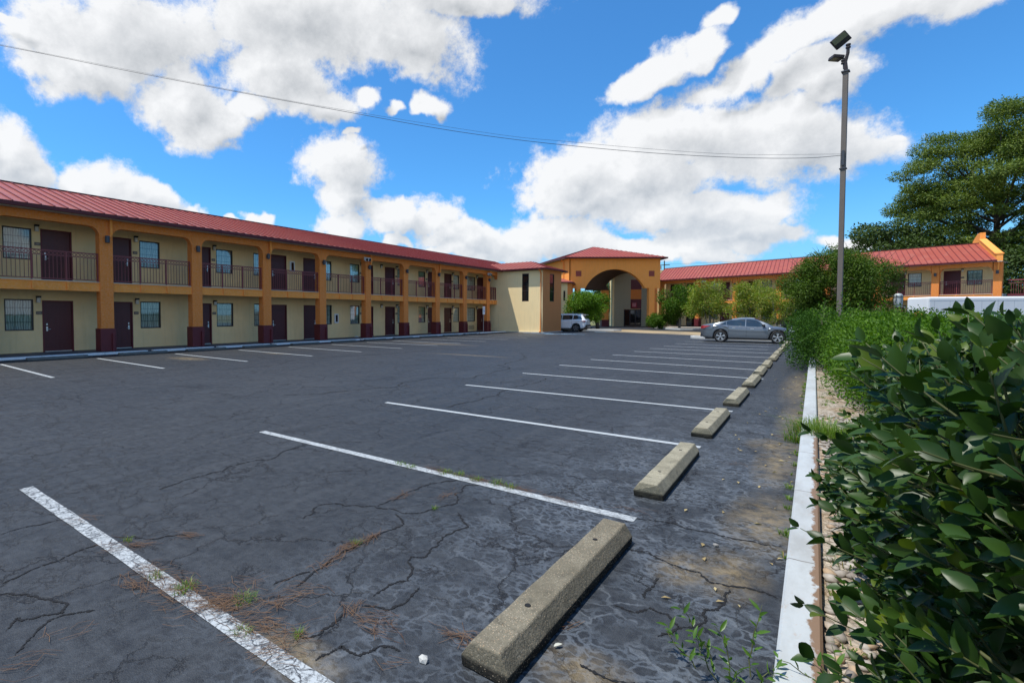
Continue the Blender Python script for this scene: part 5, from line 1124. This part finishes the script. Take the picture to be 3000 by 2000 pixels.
def stone_mat():
    m=bpy.data.materials.new('river_stone'); m.use_nodes=True; t=NT(m.node_tree); b=m.node_tree.nodes['Principled BSDF']; g=t.add('ShaderNodeNewGeometry'); rr=g.outputs['Random Per Island']; P=t.add('ShaderNodeTexCoord').outputs['Object']
    c=t.mix(rr,(.22,.19,.16),(.56,.51,.44)); c=t.mix(t.mr(rr,.7,.75),c,(.42,.30,.19)); c=t.mix(t.mr(t.noise(P,40,4,.6),.4,.7,0,.5),c,(.2,.17,.14)); t.put(b.inputs['Base Color'],c); b.inputs['Roughness'].default_value=.8; return m
o=quads_mesh('gravel',V,fi,stone_mat(),smooth=True); tag(o,'rounded grey and tan gravel between the white kerb and the shrubs','gravel',kind='stuff')
# dead leaves and small stones on the asphalt
rg=np.random.default_rng(68); 
def rock(x,y,r,label,seed,m):
    rg=np.random.default_rng(seed); mb=MB(); v=iv*np.array([r,r*.8,r*.75])*(1+.18*rg.normal(size=(len(iv),1))); mb.add([tuple(p) for p in v],fi); o=mb.build('stone',m,loc=(x,y,r*.5)); tag(o,label,'stone'); return o
rock(-1.43,1.83,.026,'pale loose stone lying on the asphalt left of the nearest wheel stop',1,mat('pale_stone',(.5,.49,.45),.85,var=.3,vscale=30))
rock(-.52,3.98,.02,'grey loose stone on the stained asphalt behind the nearest wheel stop',2,mat('grey_stone',(.25,.24,.22),.85,var=.3,vscale=30))
n=90; P=np.stack([-.15-rg.random(n)**2*.7,rg.uniform(3,17,n),np.full(n,.008)],1); d=unit(rg.normal(size=(n,3))*np.array([1,1,.1])); L=rg.uniform(.03,.07,n)
o=leaves('dead_leaves',P,d,np.tile([0,0,1.],(n,1))+rg.normal(size=(n,3))*.25,L,L*.45,leaf_mat('dead_tan_leaf',(.30,.22,.10),(.50,.42,.22),.8,.1,.2),None,'kite'); tag(o,'pale dead leaves scattered along the foot of the white kerb','dead leaves',kind='stuff')
P=np.array([[-.98,2.28,.012]]); o=leaves('fallen_leaf',P,np.array([[.5,.8,.1]]),np.array([[0,0,1.]]),.05,.02,mat('silvery_dead_leaf',(.5,.5,.42),.7),None,'broad'); tag(o,'single pale fallen leaf right of the nearest wheel stop','leaf')
# ---------------- vehicles ----------------
def interp(x,pts): return float(np.interp(x,[p[0] for p in pts],[p[1] for p in pts]))
def wheel(root,x,y,side,Rt,Rr,spokes,mr_,name='wheel'):
    w=.22; mb=MB(); prof=[(Rr*1.0,-w/2),(Rt*.93,-w/2),(Rt,-w/2+.03),(Rt,w/2-.03),(Rt*.93,w/2),(Rr*1.0,w/2)]
    n=28; vs=[]
    for r,h in prof:
        for k in range(n): t=2*PI*k/n; vs.append((r*math.cos(t),h,r*math.sin(t)))
    fs=[(i*n+k,i*n+(k+1)%n,((i+1)%6)*n+(k+1)%n,((i+1)%6)*n+k) for i in range(6) for k in range(n)]
    mb.add(vs,fs); wh=thing('wheel',None,None,(x,y,Rt)); 
    for kk in list(wh.keys()): del wh[kk]
    wh.parent=root
    mb.build('tyre',mat('tyre_rubber',(.012,.012,.013),.8),parent=wh,smooth=True)
    mb=MB(); mb.lathe([(Rr,-.02),(Rr,.02)],24,(0,0,0),'y'); mb.build('wheel_hub',mat('dark_brake',(.015,.015,.016),.6),parent=wh)
    mb=MB(); yo=side*(w/2-.02); 
    for k in range(spokes):
        for dlt in (-.16,.16):
            t=2*PI*k/spokes+dlt+.3; t2=2*PI*k/spokes+.3+dlt*.25; a=Vector((math.cos(t2)*.05,yo,math.sin(t2)*.05)); b=Vector((math.cos(t)*Rr*.97,yo,math.sin(t)*Rr*.97)); d=(b-a).normalized(); q=Vector((-d.z,0,d.x))
            mb.prism([a-q*.02,a+q*.02,b+q*.028,b-q*.028],(0,-side*.03,0))
    mb.lathe([(.055,0),(.045,.012*side)],14,(0,yo,0),'y')
    vs=[]; 
    for r,h in ((Rr*.93,yo),(Rr*1.0,yo),(Rr*1.0,yo-side*.05),(Rr*.93,yo-side*.05)):
        for k in range(n): t=2*PI*k/n; vs.append((r*math.cos(t),h,r*math.sin(t)))
    mb.add(vs,[(i*n+k,i*n+(k+1)%n,((i+1)%4)*n+(k+1)%n,((i+1)%4)*n+k) for i in range(4) for k in range(n)])
    mb.build('rim',mr_,parent=wh); return wh
def car(label,cat,loc,rz_,S):
    """local x forward, y left, z up ; S holds the profile curves"""
    root=thing(S['name'],label,cat,loc,rz_); L=S['L']; W=S['W']/2; x0,x1=-L/2,L/2; wx=S['wheels']; Rt=S['Rt']; Ra=Rt+.055
    xs=sorted(set(np.round(np.concatenate([np.linspace(x0,x1,46),*[np.linspace(c-Ra,c+Ra,15) for c in wx]]),4)))
    def bottom(x):
        z=interp(x,S['sill'])
        for c in wx:
            if abs(x-c)<Ra: z=max(z,Rt+math.sqrt(max(0,Ra*Ra-(x-c)**2)))
        return z
    belt=lambda x:interp(x,S['belt']); roof=lambda x:interp(x,S['roof']); plan=lambda x:interp(x,S['plan'])*W
    rows=[]
    for x in xs:
        bt=bottom(x); bl=belt(x); p=plan(x); rf=max(roof(x),bl+.012); gh=max(0,min(1,(rf-bl)/.42)); mid=bt+(bl-bt)*.45
        r=[(x,p*.90,bt),(x,p*.985,bt+(bl-bt)*.12),(x,p*1.0,mid),(x,p*.985,bt+(bl-bt)*.66),(x,p*1.0,bt+(bl-bt)*.80),(x,p*.95,bl-.015),(x,p*.90,bl+.01)]
        gi=W*(.90-.24*gh)*interp(x,S['plan'])**.3
        r+=[(x,p*.88*(1-gh)+ (gi+ (p*.88-gi)*.45)*gh,bl+(rf-bl)*.5),(x,p*.82*(1-gh)+gi*gh,rf-.035*gh-.004),(x,(p*.6)*(1-gh)+gi*.8*gh,rf+.004),(x,0,rf+.03)]
        rows.append(r)
    K=len(rows[0]); mb=MB(); 
    for sg in (1,-1):
        vs=[(a,sg*b_,c) for r in rows for a,b_,c in r]; fs=[(i*K+k,(i+1)*K+k,(i+1)*K+k+1,i*K+k+1) for i in range(len(rows)-1) for k in range(K-1)]
        mb.add(vs,fs)
    # front and rear caps
    for r in (rows[0],rows[-1]):
        mb.add([(a,b_,c) for a,b_,c in r]+[(a,-b_,c) for a,b_,c in reversed(r[:-1])],[tuple(range(2*K-1))])
    body=mb.build('body',S['paint'],parent=root,fix=False)
    me=body.data; bm=bmesh.new(); bm.from_mesh(me); bmesh.ops.remove_doubles(bm,verts=bm.verts,dist=.0005); bmesh.ops.recalc_face_normals(bm,faces=bm.faces); bm.to_mesh(me); bm.free()
    me.polygons.foreach_set('use_smooth',[True]*len(me.polygons)); 
    try: me.set_sharp_from_angle(angle=R(32))
    except Exception: pass
    # underbody and wheel wells
    mb=MB(); mb.box(x0+.25,x1-.25,-W*.80,W*.80,.17,.60); mb.build('underbody',M_BLACK,parent=root)
    # side glass
    def gpt(x,f,sg,off=.008):
        bl=belt(x); rf=max(roof(x),bl+.012); gh=max(0,min(1,(rf-bl)/.42)); gi=W*(.90-.24*gh)*interp(x,S['plan'])**.3; p=plan(x)
        A=np.array([p*.90,bl+.01]); Bm=np.array([p*.88*(1-gh)+(gi+(p*.88-gi)*.45)*gh,bl+(rf-bl)*.5]); Ct=np.array([p*.82*(1-gh)+gi*gh,rf-.035*gh-.004])
        q=A+(Bm-A)*f*2 if f<.5 else Bm+(Ct-Bm)*(f-.5)*2
        return (x,sg*(q[0]+off),q[1])
    for (xa,xb,fa,fb) in S['glass']:
        for sg in (1,-1):
            mb=MB(); N=10; vs=[]
            for i in range(N+1):
                x=xa+(xb-xa)*i/N; hi=interp(x,S['gtop']); 
                for f in (.06,.5,hi): vs.append(gpt(x,max(.06,min(f,hi)),sg))
            mb.add(vs,[(3*i+k,3*i+k+1,3*i+3+k+1,3*i+3+k) for i in range(N) for k in range(2)]); mb.build('side_window',M_CARG,parent=root,fix=False,smooth=True)
    # windscreen, rear window
    for nm,(xa,xb) in (('windscreen',S['ws']),('rear_window',S['rw'])):
        mb=MB(); vs=[]; N=8
        for i in range(N+1):
            x=xa+(xb-xa)*i/N; bl=belt(x); rf=max(roof(x),bl+.012); gh=max(0,min(1,(rf-bl)/.42)); gi=W*(.90-.24*gh); yy=(plan(x)*.8*(1-gh)+gi*gh)*.93
            dz=(roof(x+.02)-roof(x-.02))/.04; nx=-dz; nl=math.hypot(nx,1); ox,oz=nx/nl*.012,1/nl*.012
            for f in (-1,-.5,0,.5,1): vs.append((x+ox,yy*f,rf+.03-.03*abs(f)**2+oz))
        mb.add(vs,[(5*i+k,5*i+k+1,5*i+5+k+1,5*i+5+k) for i in range(N) for k in range(4)]); mb.build(nm,M_CARG,parent=root,fix=False,smooth=True)
    for i,x in enumerate(wx):
        for sg in (1,-1): wheel(root,x,sg*(W-.12),sg,Rt,Rt*.70,5,S['rim'])
    for sg in (1,-1):
        mb=MB(); x=S['mirror']; z=belt(x)+.10; y=sg*(W*.93); mb.prism([(x-.06,y,z-.05),(x+.10,y,z-.06),(x+.08,y,z+.07),(x-.06,y,z+.07)],(0,sg*.19,0)); mb.build('wing_mirror',S.get('mirror_m',S['paint']),parent=root,bevel=.02)
        for hx in S['handles']:
            mb=MB(); z=belt(hx)-.10; y=plan(hx)*.985; mb.box(hx-.09,hx+.09,sg*y-.015,sg*y+.03,z-.015,z+.015); mb.build('door_handle',M_STEEL,parent=root,bevel=.006)
        for dx_ in S['gaps']:
            mb=MB(); vs=[]
            for f in np.linspace(0,1,7):
                bt=bottom(dx_)+.03; bl=belt(dx_)-.01; z=bt+(bl-bt)*f; 
                pts=[(plan(dx_)*.90,0),(plan(dx_)*.985,.12),(plan(dx_)*1.0,.45),(plan(dx_)*.985,.66),(plan(dx_),.80),(plan(dx_)*.95,1)]
                b2=bottom(dx_); yv=np.interp((z-b2)/(belt(dx_)-b2),[p[1] for p in pts],[p[0] for p in pts])+.003; vs+=[(dx_-.005,sg*yv,z),(dx_+.005,sg*yv,z)]
            mb.add(vs,[(2*i,2*i+1,2*i+3,2*i+2) for i in range(6)]); mb.build('door_gap',M_BLACK,parent=root,fix=False)
    return root
M_CARG=mat('tinted_car_glass',(.02,.025,.028),.03,spec=1.0,coat=.6)
M_SILVER=mat('grey_metallic_paint',(.18,.20,.22),.28,metal=.65,coat=1.0); M_WCAR=mat('white_car_paint',(.75,.76,.78),.3,coat=1.0)
M_ALLOY=mat('machined_alloy',(.62,.62,.62),.3,metal=.8); M_RED=mat('red_lens',(.35,.008,.012),.15,coat=.8); M_HL=mat('clear_lens',(.6,.62,.64),.1,coat=.8)
S=dict(name='parked_car',L=4.90,W=1.86,Rt=.345,wheels=(-1.385,1.39),paint=M_SILVER,rim=M_ALLOY,mirror=.72,handles=(-.72,.18),gaps=(-.98,-.1,.98),
 sill=[(-2.45,.42),(-2.3,.27),(-1.9,.22),(1.9,.20),(2.35,.22),(2.45,.40)],
 belt=[(-2.45,.86),(-2.35,.98),(-1.9,1.03),(-1.2,1.0),(-.5,.93),(.5,.885),(.95,.90),(1.6,.84),(2.2,.70),(2.45,.55)],
 roof=[(-2.45,.88),(-2.35,1.0),(-2.0,1.07),(-1.55,1.15),(-1.0,1.32),(-.4,1.415),(.05,1.42),(.4,1.37),(.8,1.18),(1.15,.985),(1.6,.90),(2.2,.74),(2.45,.58)],
 plan=[(-2.45,.74),(-2.3,.90),(-1.8,.985),(-1,1.0),(1,1.0),(1.8,.975),(2.2,.88),(2.38,.75),(2.45,.60)],
 glass=[(-1.42,-1.12,0,1),(-1.09,-.17,0,1),(-.12,.80,0,1)],gtop=[(-1.42,.2),(-1.2,.72),(-1.0,.9),(.35,.9),(.6,.72),(.82,.12)],ws=(.28,1.08),rw=(-1.85,-.85),mirror_m=M_BLACK)
sedan=car('grey saloon car parked side on behind the far end of the wheel stops','car',(-3.02,34.75,0),R(2.0),S)
for sg in (1,-1):
    mb=MB(); mb.prism([(-2.30,sg*.83,.98),(-2.43,sg*.72,.92),(-2.44,sg*.70,.78),(-2.28,sg*.86,.80),(-1.90,sg*.935,.955)],(0,-sg*.18,0)); mb.build('tail_light',M_RED,parent=sedan,bevel=.01)
    mb=MB(); mb.prism([(1.75,sg*.915,.80),(2.2,sg*.80,.72),(2.33,sg*.72,.63),(2.15,sg*.84,.62),(1.85,sg*.90,.73)],(0,-sg*.12,0)); mb.build('headlight',M_HL,parent=sedan,bevel=.01)
mb=MB(); mb.box(-2.47,-2.2,-.6,.6,.30,.42); mb.build('rear_bumper_trim',M_BLACK,parent=sedan)
S2=dict(name='parked_suv',L=4.66,W=1.86,Rt=.365,wheels=(-1.40,1.36),paint=M_WCAR,rim=mat('black_and_silver_rim',(.18,.18,.19),.4,metal=.5),mirror=.85,handles=(-.75,.25),gaps=(-1.0,-.05,.98),
 sill=[(-2.33,.52),(-2.2,.36),(-1.9,.30),(1.9,.28),(2.33,.45)],
 belt=[(-2.33,1.02),(-2.2,1.13),(-1.5,1.14),(0,1.06),(.9,1.02),(1.7,.98),(2.2,.86),(2.33,.70)],
 roof=[(-2.33,1.04),(-2.24,1.16),(-1.98,1.55),(-1.75,1.62),(-.8,1.67),(.1,1.66),(.55,1.58),(1.15,1.14),(1.7,1.04),(2.2,.92),(2.33,.74)],
 plan=[(-2.33,.80),(-2.2,.93),(-1.7,1.0),(1.5,1.0),(2.0,.94),(2.33,.7)],
 glass=[(-1.95,-1.12,0,1),(-1.06,-.08,0,1),(-.02,.88,0,1)],gtop=[(-1.98,.15),(-1.8,.62),(-1.4,.85),(.4,.88),(.62,.72),(.92,.12)],ws=(.52,1.1),rw=(-2.22,-1.98),mirror_m=M_WCAR)
suv=car('white sport utility car half hidden behind the orange end of the stair tower','car',(-19.4,46.9,0),R(186),S2)
for sg in (1,-1):
    mb=MB(); mb.prism([(-2.26,sg*.86,1.06),(-2.34,sg*.62,1.02),(-2.36,sg*.60,.92),(-2.25,sg*.90,.90),(-1.80,sg*.95,1.0)],(0,-sg*.15,0)); mb.build('tail_light',mat('dark_red_lens',(.12,.01,.015),.2,coat=.7),parent=suv,bevel=.01)
    mb=MB(); mb.box(-1.7,.7,sg*.62-.02,sg*.62+.02,1.68,1.71); mb.build('roof_rail',M_STEEL,parent=suv)
mb=MB(); mb.box(-2.40,-2.1,-.80,.80,.36,.66); mb.build('bumper_cladding',M_BLACK,parent=suv,bevel=.03)
mb=MB(); mb.box(-2.42,-2.3,-.5,.5,.40,.48); mb.build('bumper_insert',M_ALLOY,parent=suv,bevel=.02)
mb=MB(); mb.prism([(-1.9,-.62,1.60),(-1.9,.62,1.60),(-2.22,.58,1.57),(-2.22,-.58,1.57)],(0,0,.03)); mb.build('rear_spoiler',M_WCAR,parent=suv)
# white panel van on the far side of the hedge
vn=thing('delivery_van','plain white box van or trailer standing beyond the hedge at the right edge','van',(10.4,56.2,0),math.atan2(.42,.9)*1.0)
mb=MB(); mb.box(-4.4,4.4,-1.15,1.15,.75,2.95); mb.build('cargo_box',M_WHITE,parent=vn,bevel=.12)
mb=MB(); mb.box(-4.32,4.32,-1.158,-1.14,2.66,2.675); 
for x in np.linspace(-4,4,9): mb.box(x-.006,x+.006,-1.156,-1.14,.85,2.64)
mb.build('panel_seam',mat('pale_grey_seam',(.42,.43,.44),.6),parent=vn)
mb=MB(); mb.box(-4.3,4.3,-1.0,1.0,.45,.75); mb.build('chassis',M_BLACK,parent=vn)
for x in (-2.9,2.9):
    for sg in (1,-1): wheel(vn,x,sg*1.0,sg,.38,.24,5,M_ALLOY)
# dark pickup and a white one seen in gaps under the big tree
tk=thing('pickup_truck','dark pickup truck glimpsed through the gap under the big tree','truck',(-.55,58.0,0),R(20))
mb=MB(); mb.prism([(-2.3,-.9,.5),(2.5,-.9,.5),(2.5,-.9,1.05),(1.3,-.9,1.15),(.7,-.9,1.75),(-.7,-.9,1.78),(-.9,-.9,1.15),(-2.3,-.9,1.15)],(0,1.8,0)); mb.build('body',mat('black_car_paint',(.012,.013,.016),.25,coat=1),parent=tk,bevel=.06)
mb=MB(); mb.prism([(-.62,-.91,1.2),(1.1,-.91,1.2),(.62,-.91,1.66),(-.58,-.91,1.68)],(0,1.82,0)); mb.build('side_window',M_CARG,parent=tk)
for x in (-1.5,1.7):
    for sg in (1,-1): wheel(tk,x,sg*.85,sg,.4,.26,5,M_ALLOY)
mb=MB(); mb.box(2.48,2.56,-.85,.85,.5,.72); mb.box(-2.38,-2.28,-.85,.85,.5,.7); mb.build('bumper',M_STEEL,parent=tk,bevel=.03)
tk2=thing('parked_car','white car glimpsed through the gap under the big tree','car',(2.0,57.0,0),R(20))
mb=MB(); mb.prism([(-2.2,-.88,.4),(2.2,-.88,.4),(2.2,-.88,.8),(1.2,-.88,1.0),(.5,-.88,1.5),(-1.2,-.88,1.52),(-2.1,-.88,1.05)],(0,1.76,0)); mb.build('body',M_WCAR,parent=tk2,bevel=.08)
mb=MB(); mb.prism([(-1.6,-.89,1.04),(.95,-.89,1.04),(.42,-.89,1.42),(-1.15,-.89,1.44)],(0,1.78,0)); mb.build('side_window',M_CARG,parent=tk2)
for x in (-1.35,1.35):
    for sg in (1,-1): wheel(tk2,x,sg*.82,sg,.33,.22,5,M_ALLOY)
# ---------------- street furniture ----------------
px,py=.63,20.45
pl=thing('lamp_pole','tall square grey steel pole with two floodlights behind the hedge','street lamp',(px,py,0),R(-10))
mb=MB(); w0,w1=.064,.066; H=9.13
mb.add([(-w0,-w0,0),(w0,-w0,0),(w0,w0,0),(-w0,w0,0),(-w1,-w1,H),(w1,-w1,H),(w1,w1,H),(-w1,w1,H)],[(0,1,5,4),(1,2,6,5),(2,3,7,6),(3,0,4,7),(4,5,6,7)]); 
mb.build('pole',mat('weathered_pole_paint',(.15,.125,.105),.7,var=.25,vscale=1.5),parent=pl,bevel=.008)
mb=MB(); mb.box(-.1,.1,-.1,.1,H-.02,H+.015); mb.box(-.04,.04,-.1,-.078,6.25,6.7); mb.box(-.09,.09,-.09,.09,6.14,6.17); mb.build('collar',M_DKGREY,parent=pl)
M_POLD=mat('dark_bronze_paint',(.035,.022,.020),.5)
mb=MB(); mb.tube([(.01,0,H),(-.02,0,H+.3),(.04,0,H+.55),(.045,0,H+.80)],[.055,.052,.045,.042],8); mb.tube([(-.02,0,H+.1),(-.06,0,H+.42)],[.05,.035],8); mb.build('bracket_arm',M_POLD,parent=pl)
def flood_head(parent,o,ex,s=1):
    hd=bpy.data.objects.new('lamp_head',None); COL.objects.link(hd); hd.parent=parent; hd.location=o; hd.rotation_euler=ex
    mb=MB(); mb.prism([(-.22*s,0,-.17*s),(.22*s,0,-.17*s),(.22*s,0,.17*s),(-.22*s,0,.17*s)],(0,.10,0)); h=mb.build('housing',M_POLD,parent=hd,bevel=.02)
    mb=MB(); mb.box(-.19*s,.19*s,-.008,0,-.02*s,.145*s); mb.build('lens',mat('dull_led_lens',(.16,.17,.10),.3),parent=hd); 
    mb=MB(); mb.box(-.19*s,.19*s,-.0075,0,-.15*s,-.025*s); mb.build('driver_cover',M_BLACK,parent=hd); return hd
flood_head(pl,(-.13,-.03,H+1.0),(R(24),R(-36),R(8)),1.0)
flood_head(pl,(-.26,.04,H+.47),(R(78),R(8),R(-60)),.9)
for z in (H+.5,H+.58,H+.72,H+.80): 
    mb=MB(); mb.lathe([(.065,-.02),(.065,.02)],10,(.045 if z>H+.65 else -.06,0,z-(0 if z>H+.65 else .22))); mb.build('clamp',M_POLD,parent=pl)
# overhead wires
def wire(label,pts,r=.011):
    P=[Vector(p) for p in pts]; Q=[]
    for i in range(len(P)-1):
        p0=P[max(i-1,0)];p1=P[i];p2=P[i+1];p3=P[min(i+2,len(P)-1)]
        for t in (0,.25,.5,.75): Q.append(.5*((2*p1)+(p2-p0)*t+(2*p0-5*p1+4*p2-p3)*t*t+(3*p1-p0-3*p2+p3)*t**3))
    Q.append(P[-1]); mb=MB(); mb.tube(Q,r,6); o=mb.build('overhead_wire',M_DKGREY,smooth=True); tag(o,label,'wire')
W1=[(-30.5,-1.0,12.6),(-21.84,5.14,10.54),(-18.78,7.22,9.75),(-15.65,9.36,8.97),(-11.98,11.86,8.1),(-9.89,13.29,7.61),(-8.16,14.46,7.27),(-6.44,15.63,7.0),(-4.19,17.17,6.72),(-1.97,18.68,6.54),(-.32,19.8,6.5),(.58,20.38,6.56)]
wire('dark overhead wire sweeping from the upper left down to the lamp pole',W1,.0075)
wire('thinner wire just above the dark one where both near the lamp pole',[(-30.5,-1.0,12.72),(-21.84,5.14,10.57),(-15.65,9.36,9.0),(-11.98,11.86,8.15),(-8.16,14.46,7.36),(-6.44,15.63,7.12),(-4.19,17.17,6.84),(-1.97,18.68,6.64),(.58,20.38,6.60)],.004)
# accessible parking sign
sg_=thing('parking_sign','white accessible parking sign on a thin post before the last orange columns','sign',(-23.0,37.9,0),0)
mb=MB(); mb.tube([(0,0,0),(0,0,2.3)],.03,6); mb.build('post',M_GALV,parent=sg_)
mb=MB(); mb.prism([(.035,-.19,1.62),(.035,.19,1.62),(.035,.19,2.32),(.035,-.19,2.32)],(.012,0,0)); mb.build('plate',M_WHITE,parent=sg_,bevel=.02)
M_SB=mat('sign_blue',(.02,.10,.35),.5); mb=MB(); mb.box(.047,.052,-.06,.05,1.86,1.92); mb.tube([(.05,-.02,2.1),(.05,-.02,1.95),(.05,.06,1.93),(.05,.09,1.82)],.012,5); mb.lathe([(.02,0),(.02,.02)],8,(.05,-.02,2.13)); mb.build('symbol',M_SB,parent=sg_)
# lantern on a post in front of the far wing
ln=thing('lantern_post','frosted lantern with dark bands on a post, left of the white van','lamp',(4.35,44.5,0))
mb=MB(); mb.tube([(0,0,0),(0,0,2.0)],.05,8); mb.lathe([(.12,2.0),(.20,2.06),(.20,2.1)],12); mb.build('post',M_BLACK,parent=ln)
mb=MB(); mb.lathe([(.21,2.1),(.23,2.5),(.22,2.88),(.16,2.95),(.02,2.99)],16); mb.build('lamp_shade',mat('frosted_lantern',(.42,.46,.46),.4),parent=ln,smooth=False)
mb=MB()
for k in range(6): t=k*PI/3; mb.tube([(.235*math.cos(t),.235*math.sin(t),2.1),(.235*math.cos(t),.235*math.sin(t),2.9)],.012,4)
for z in (2.22,2.72): mb.lathe([(.24,z),(.24,z+.03)],16)
mb.build('cage',M_BLACK,parent=ln)
# orange drum like object and utility pole far away
mb=MB(); mb.lathe([(.28,0),(.34,.2),(.33,1.5),(.2,1.72),(.05,1.78)],14); o=mb.build('orange_planter_cover',mat('orange_plastic',(.75,.33,.06),.5),loc=(4.6,38.5,.0),smooth=True); tag(o,'rounded orange cover just above the hedge beside the bronze shrub','cover')
up_=thing('utility_pole','thin far off utility pole with crossarm above the roof, right of the arch','utility pole',(-26.13,117.85,0))
mb=MB(); mb.tube([(0,0,0),(0,0,13.2)],[.16,.11],8); mb.build('pole',M_BARK,parent=up_)
mb=MB(); mb.box(-1.1,1.1,-.06,.06,12.2,12.35); mb.build('crossarm',M_BARK,parent=up_)
mb=MB(); mb.box(-1.1,-.6,-.2,.2,11.4,12.1); mb.build('transformer',M_GALV,parent=up_)
for k,(z,lb) in enumerate(((12.4,'upper distant wire running right from the far utility pole'),(11.9,'lower distant wire running right from the far utility pole'))):
    wire(lb,[(-26.13,117.85,z),(-8,110,z-.9),(8,104,z-.7),(24,98,z+.2)],.02)
# clutter on the walkway
mb=MB(); mb.box(-.16,.16,-.1,.1,0,.05); mb.box(-.1,.05,-.08,.06,.05,.09); o=mb.build('folded_towel',M_WHITE,loc=(-25.0,24.6,.05),bevel=.02); tag(o,'small white folded cloth on the walkway by the wall','cloth')
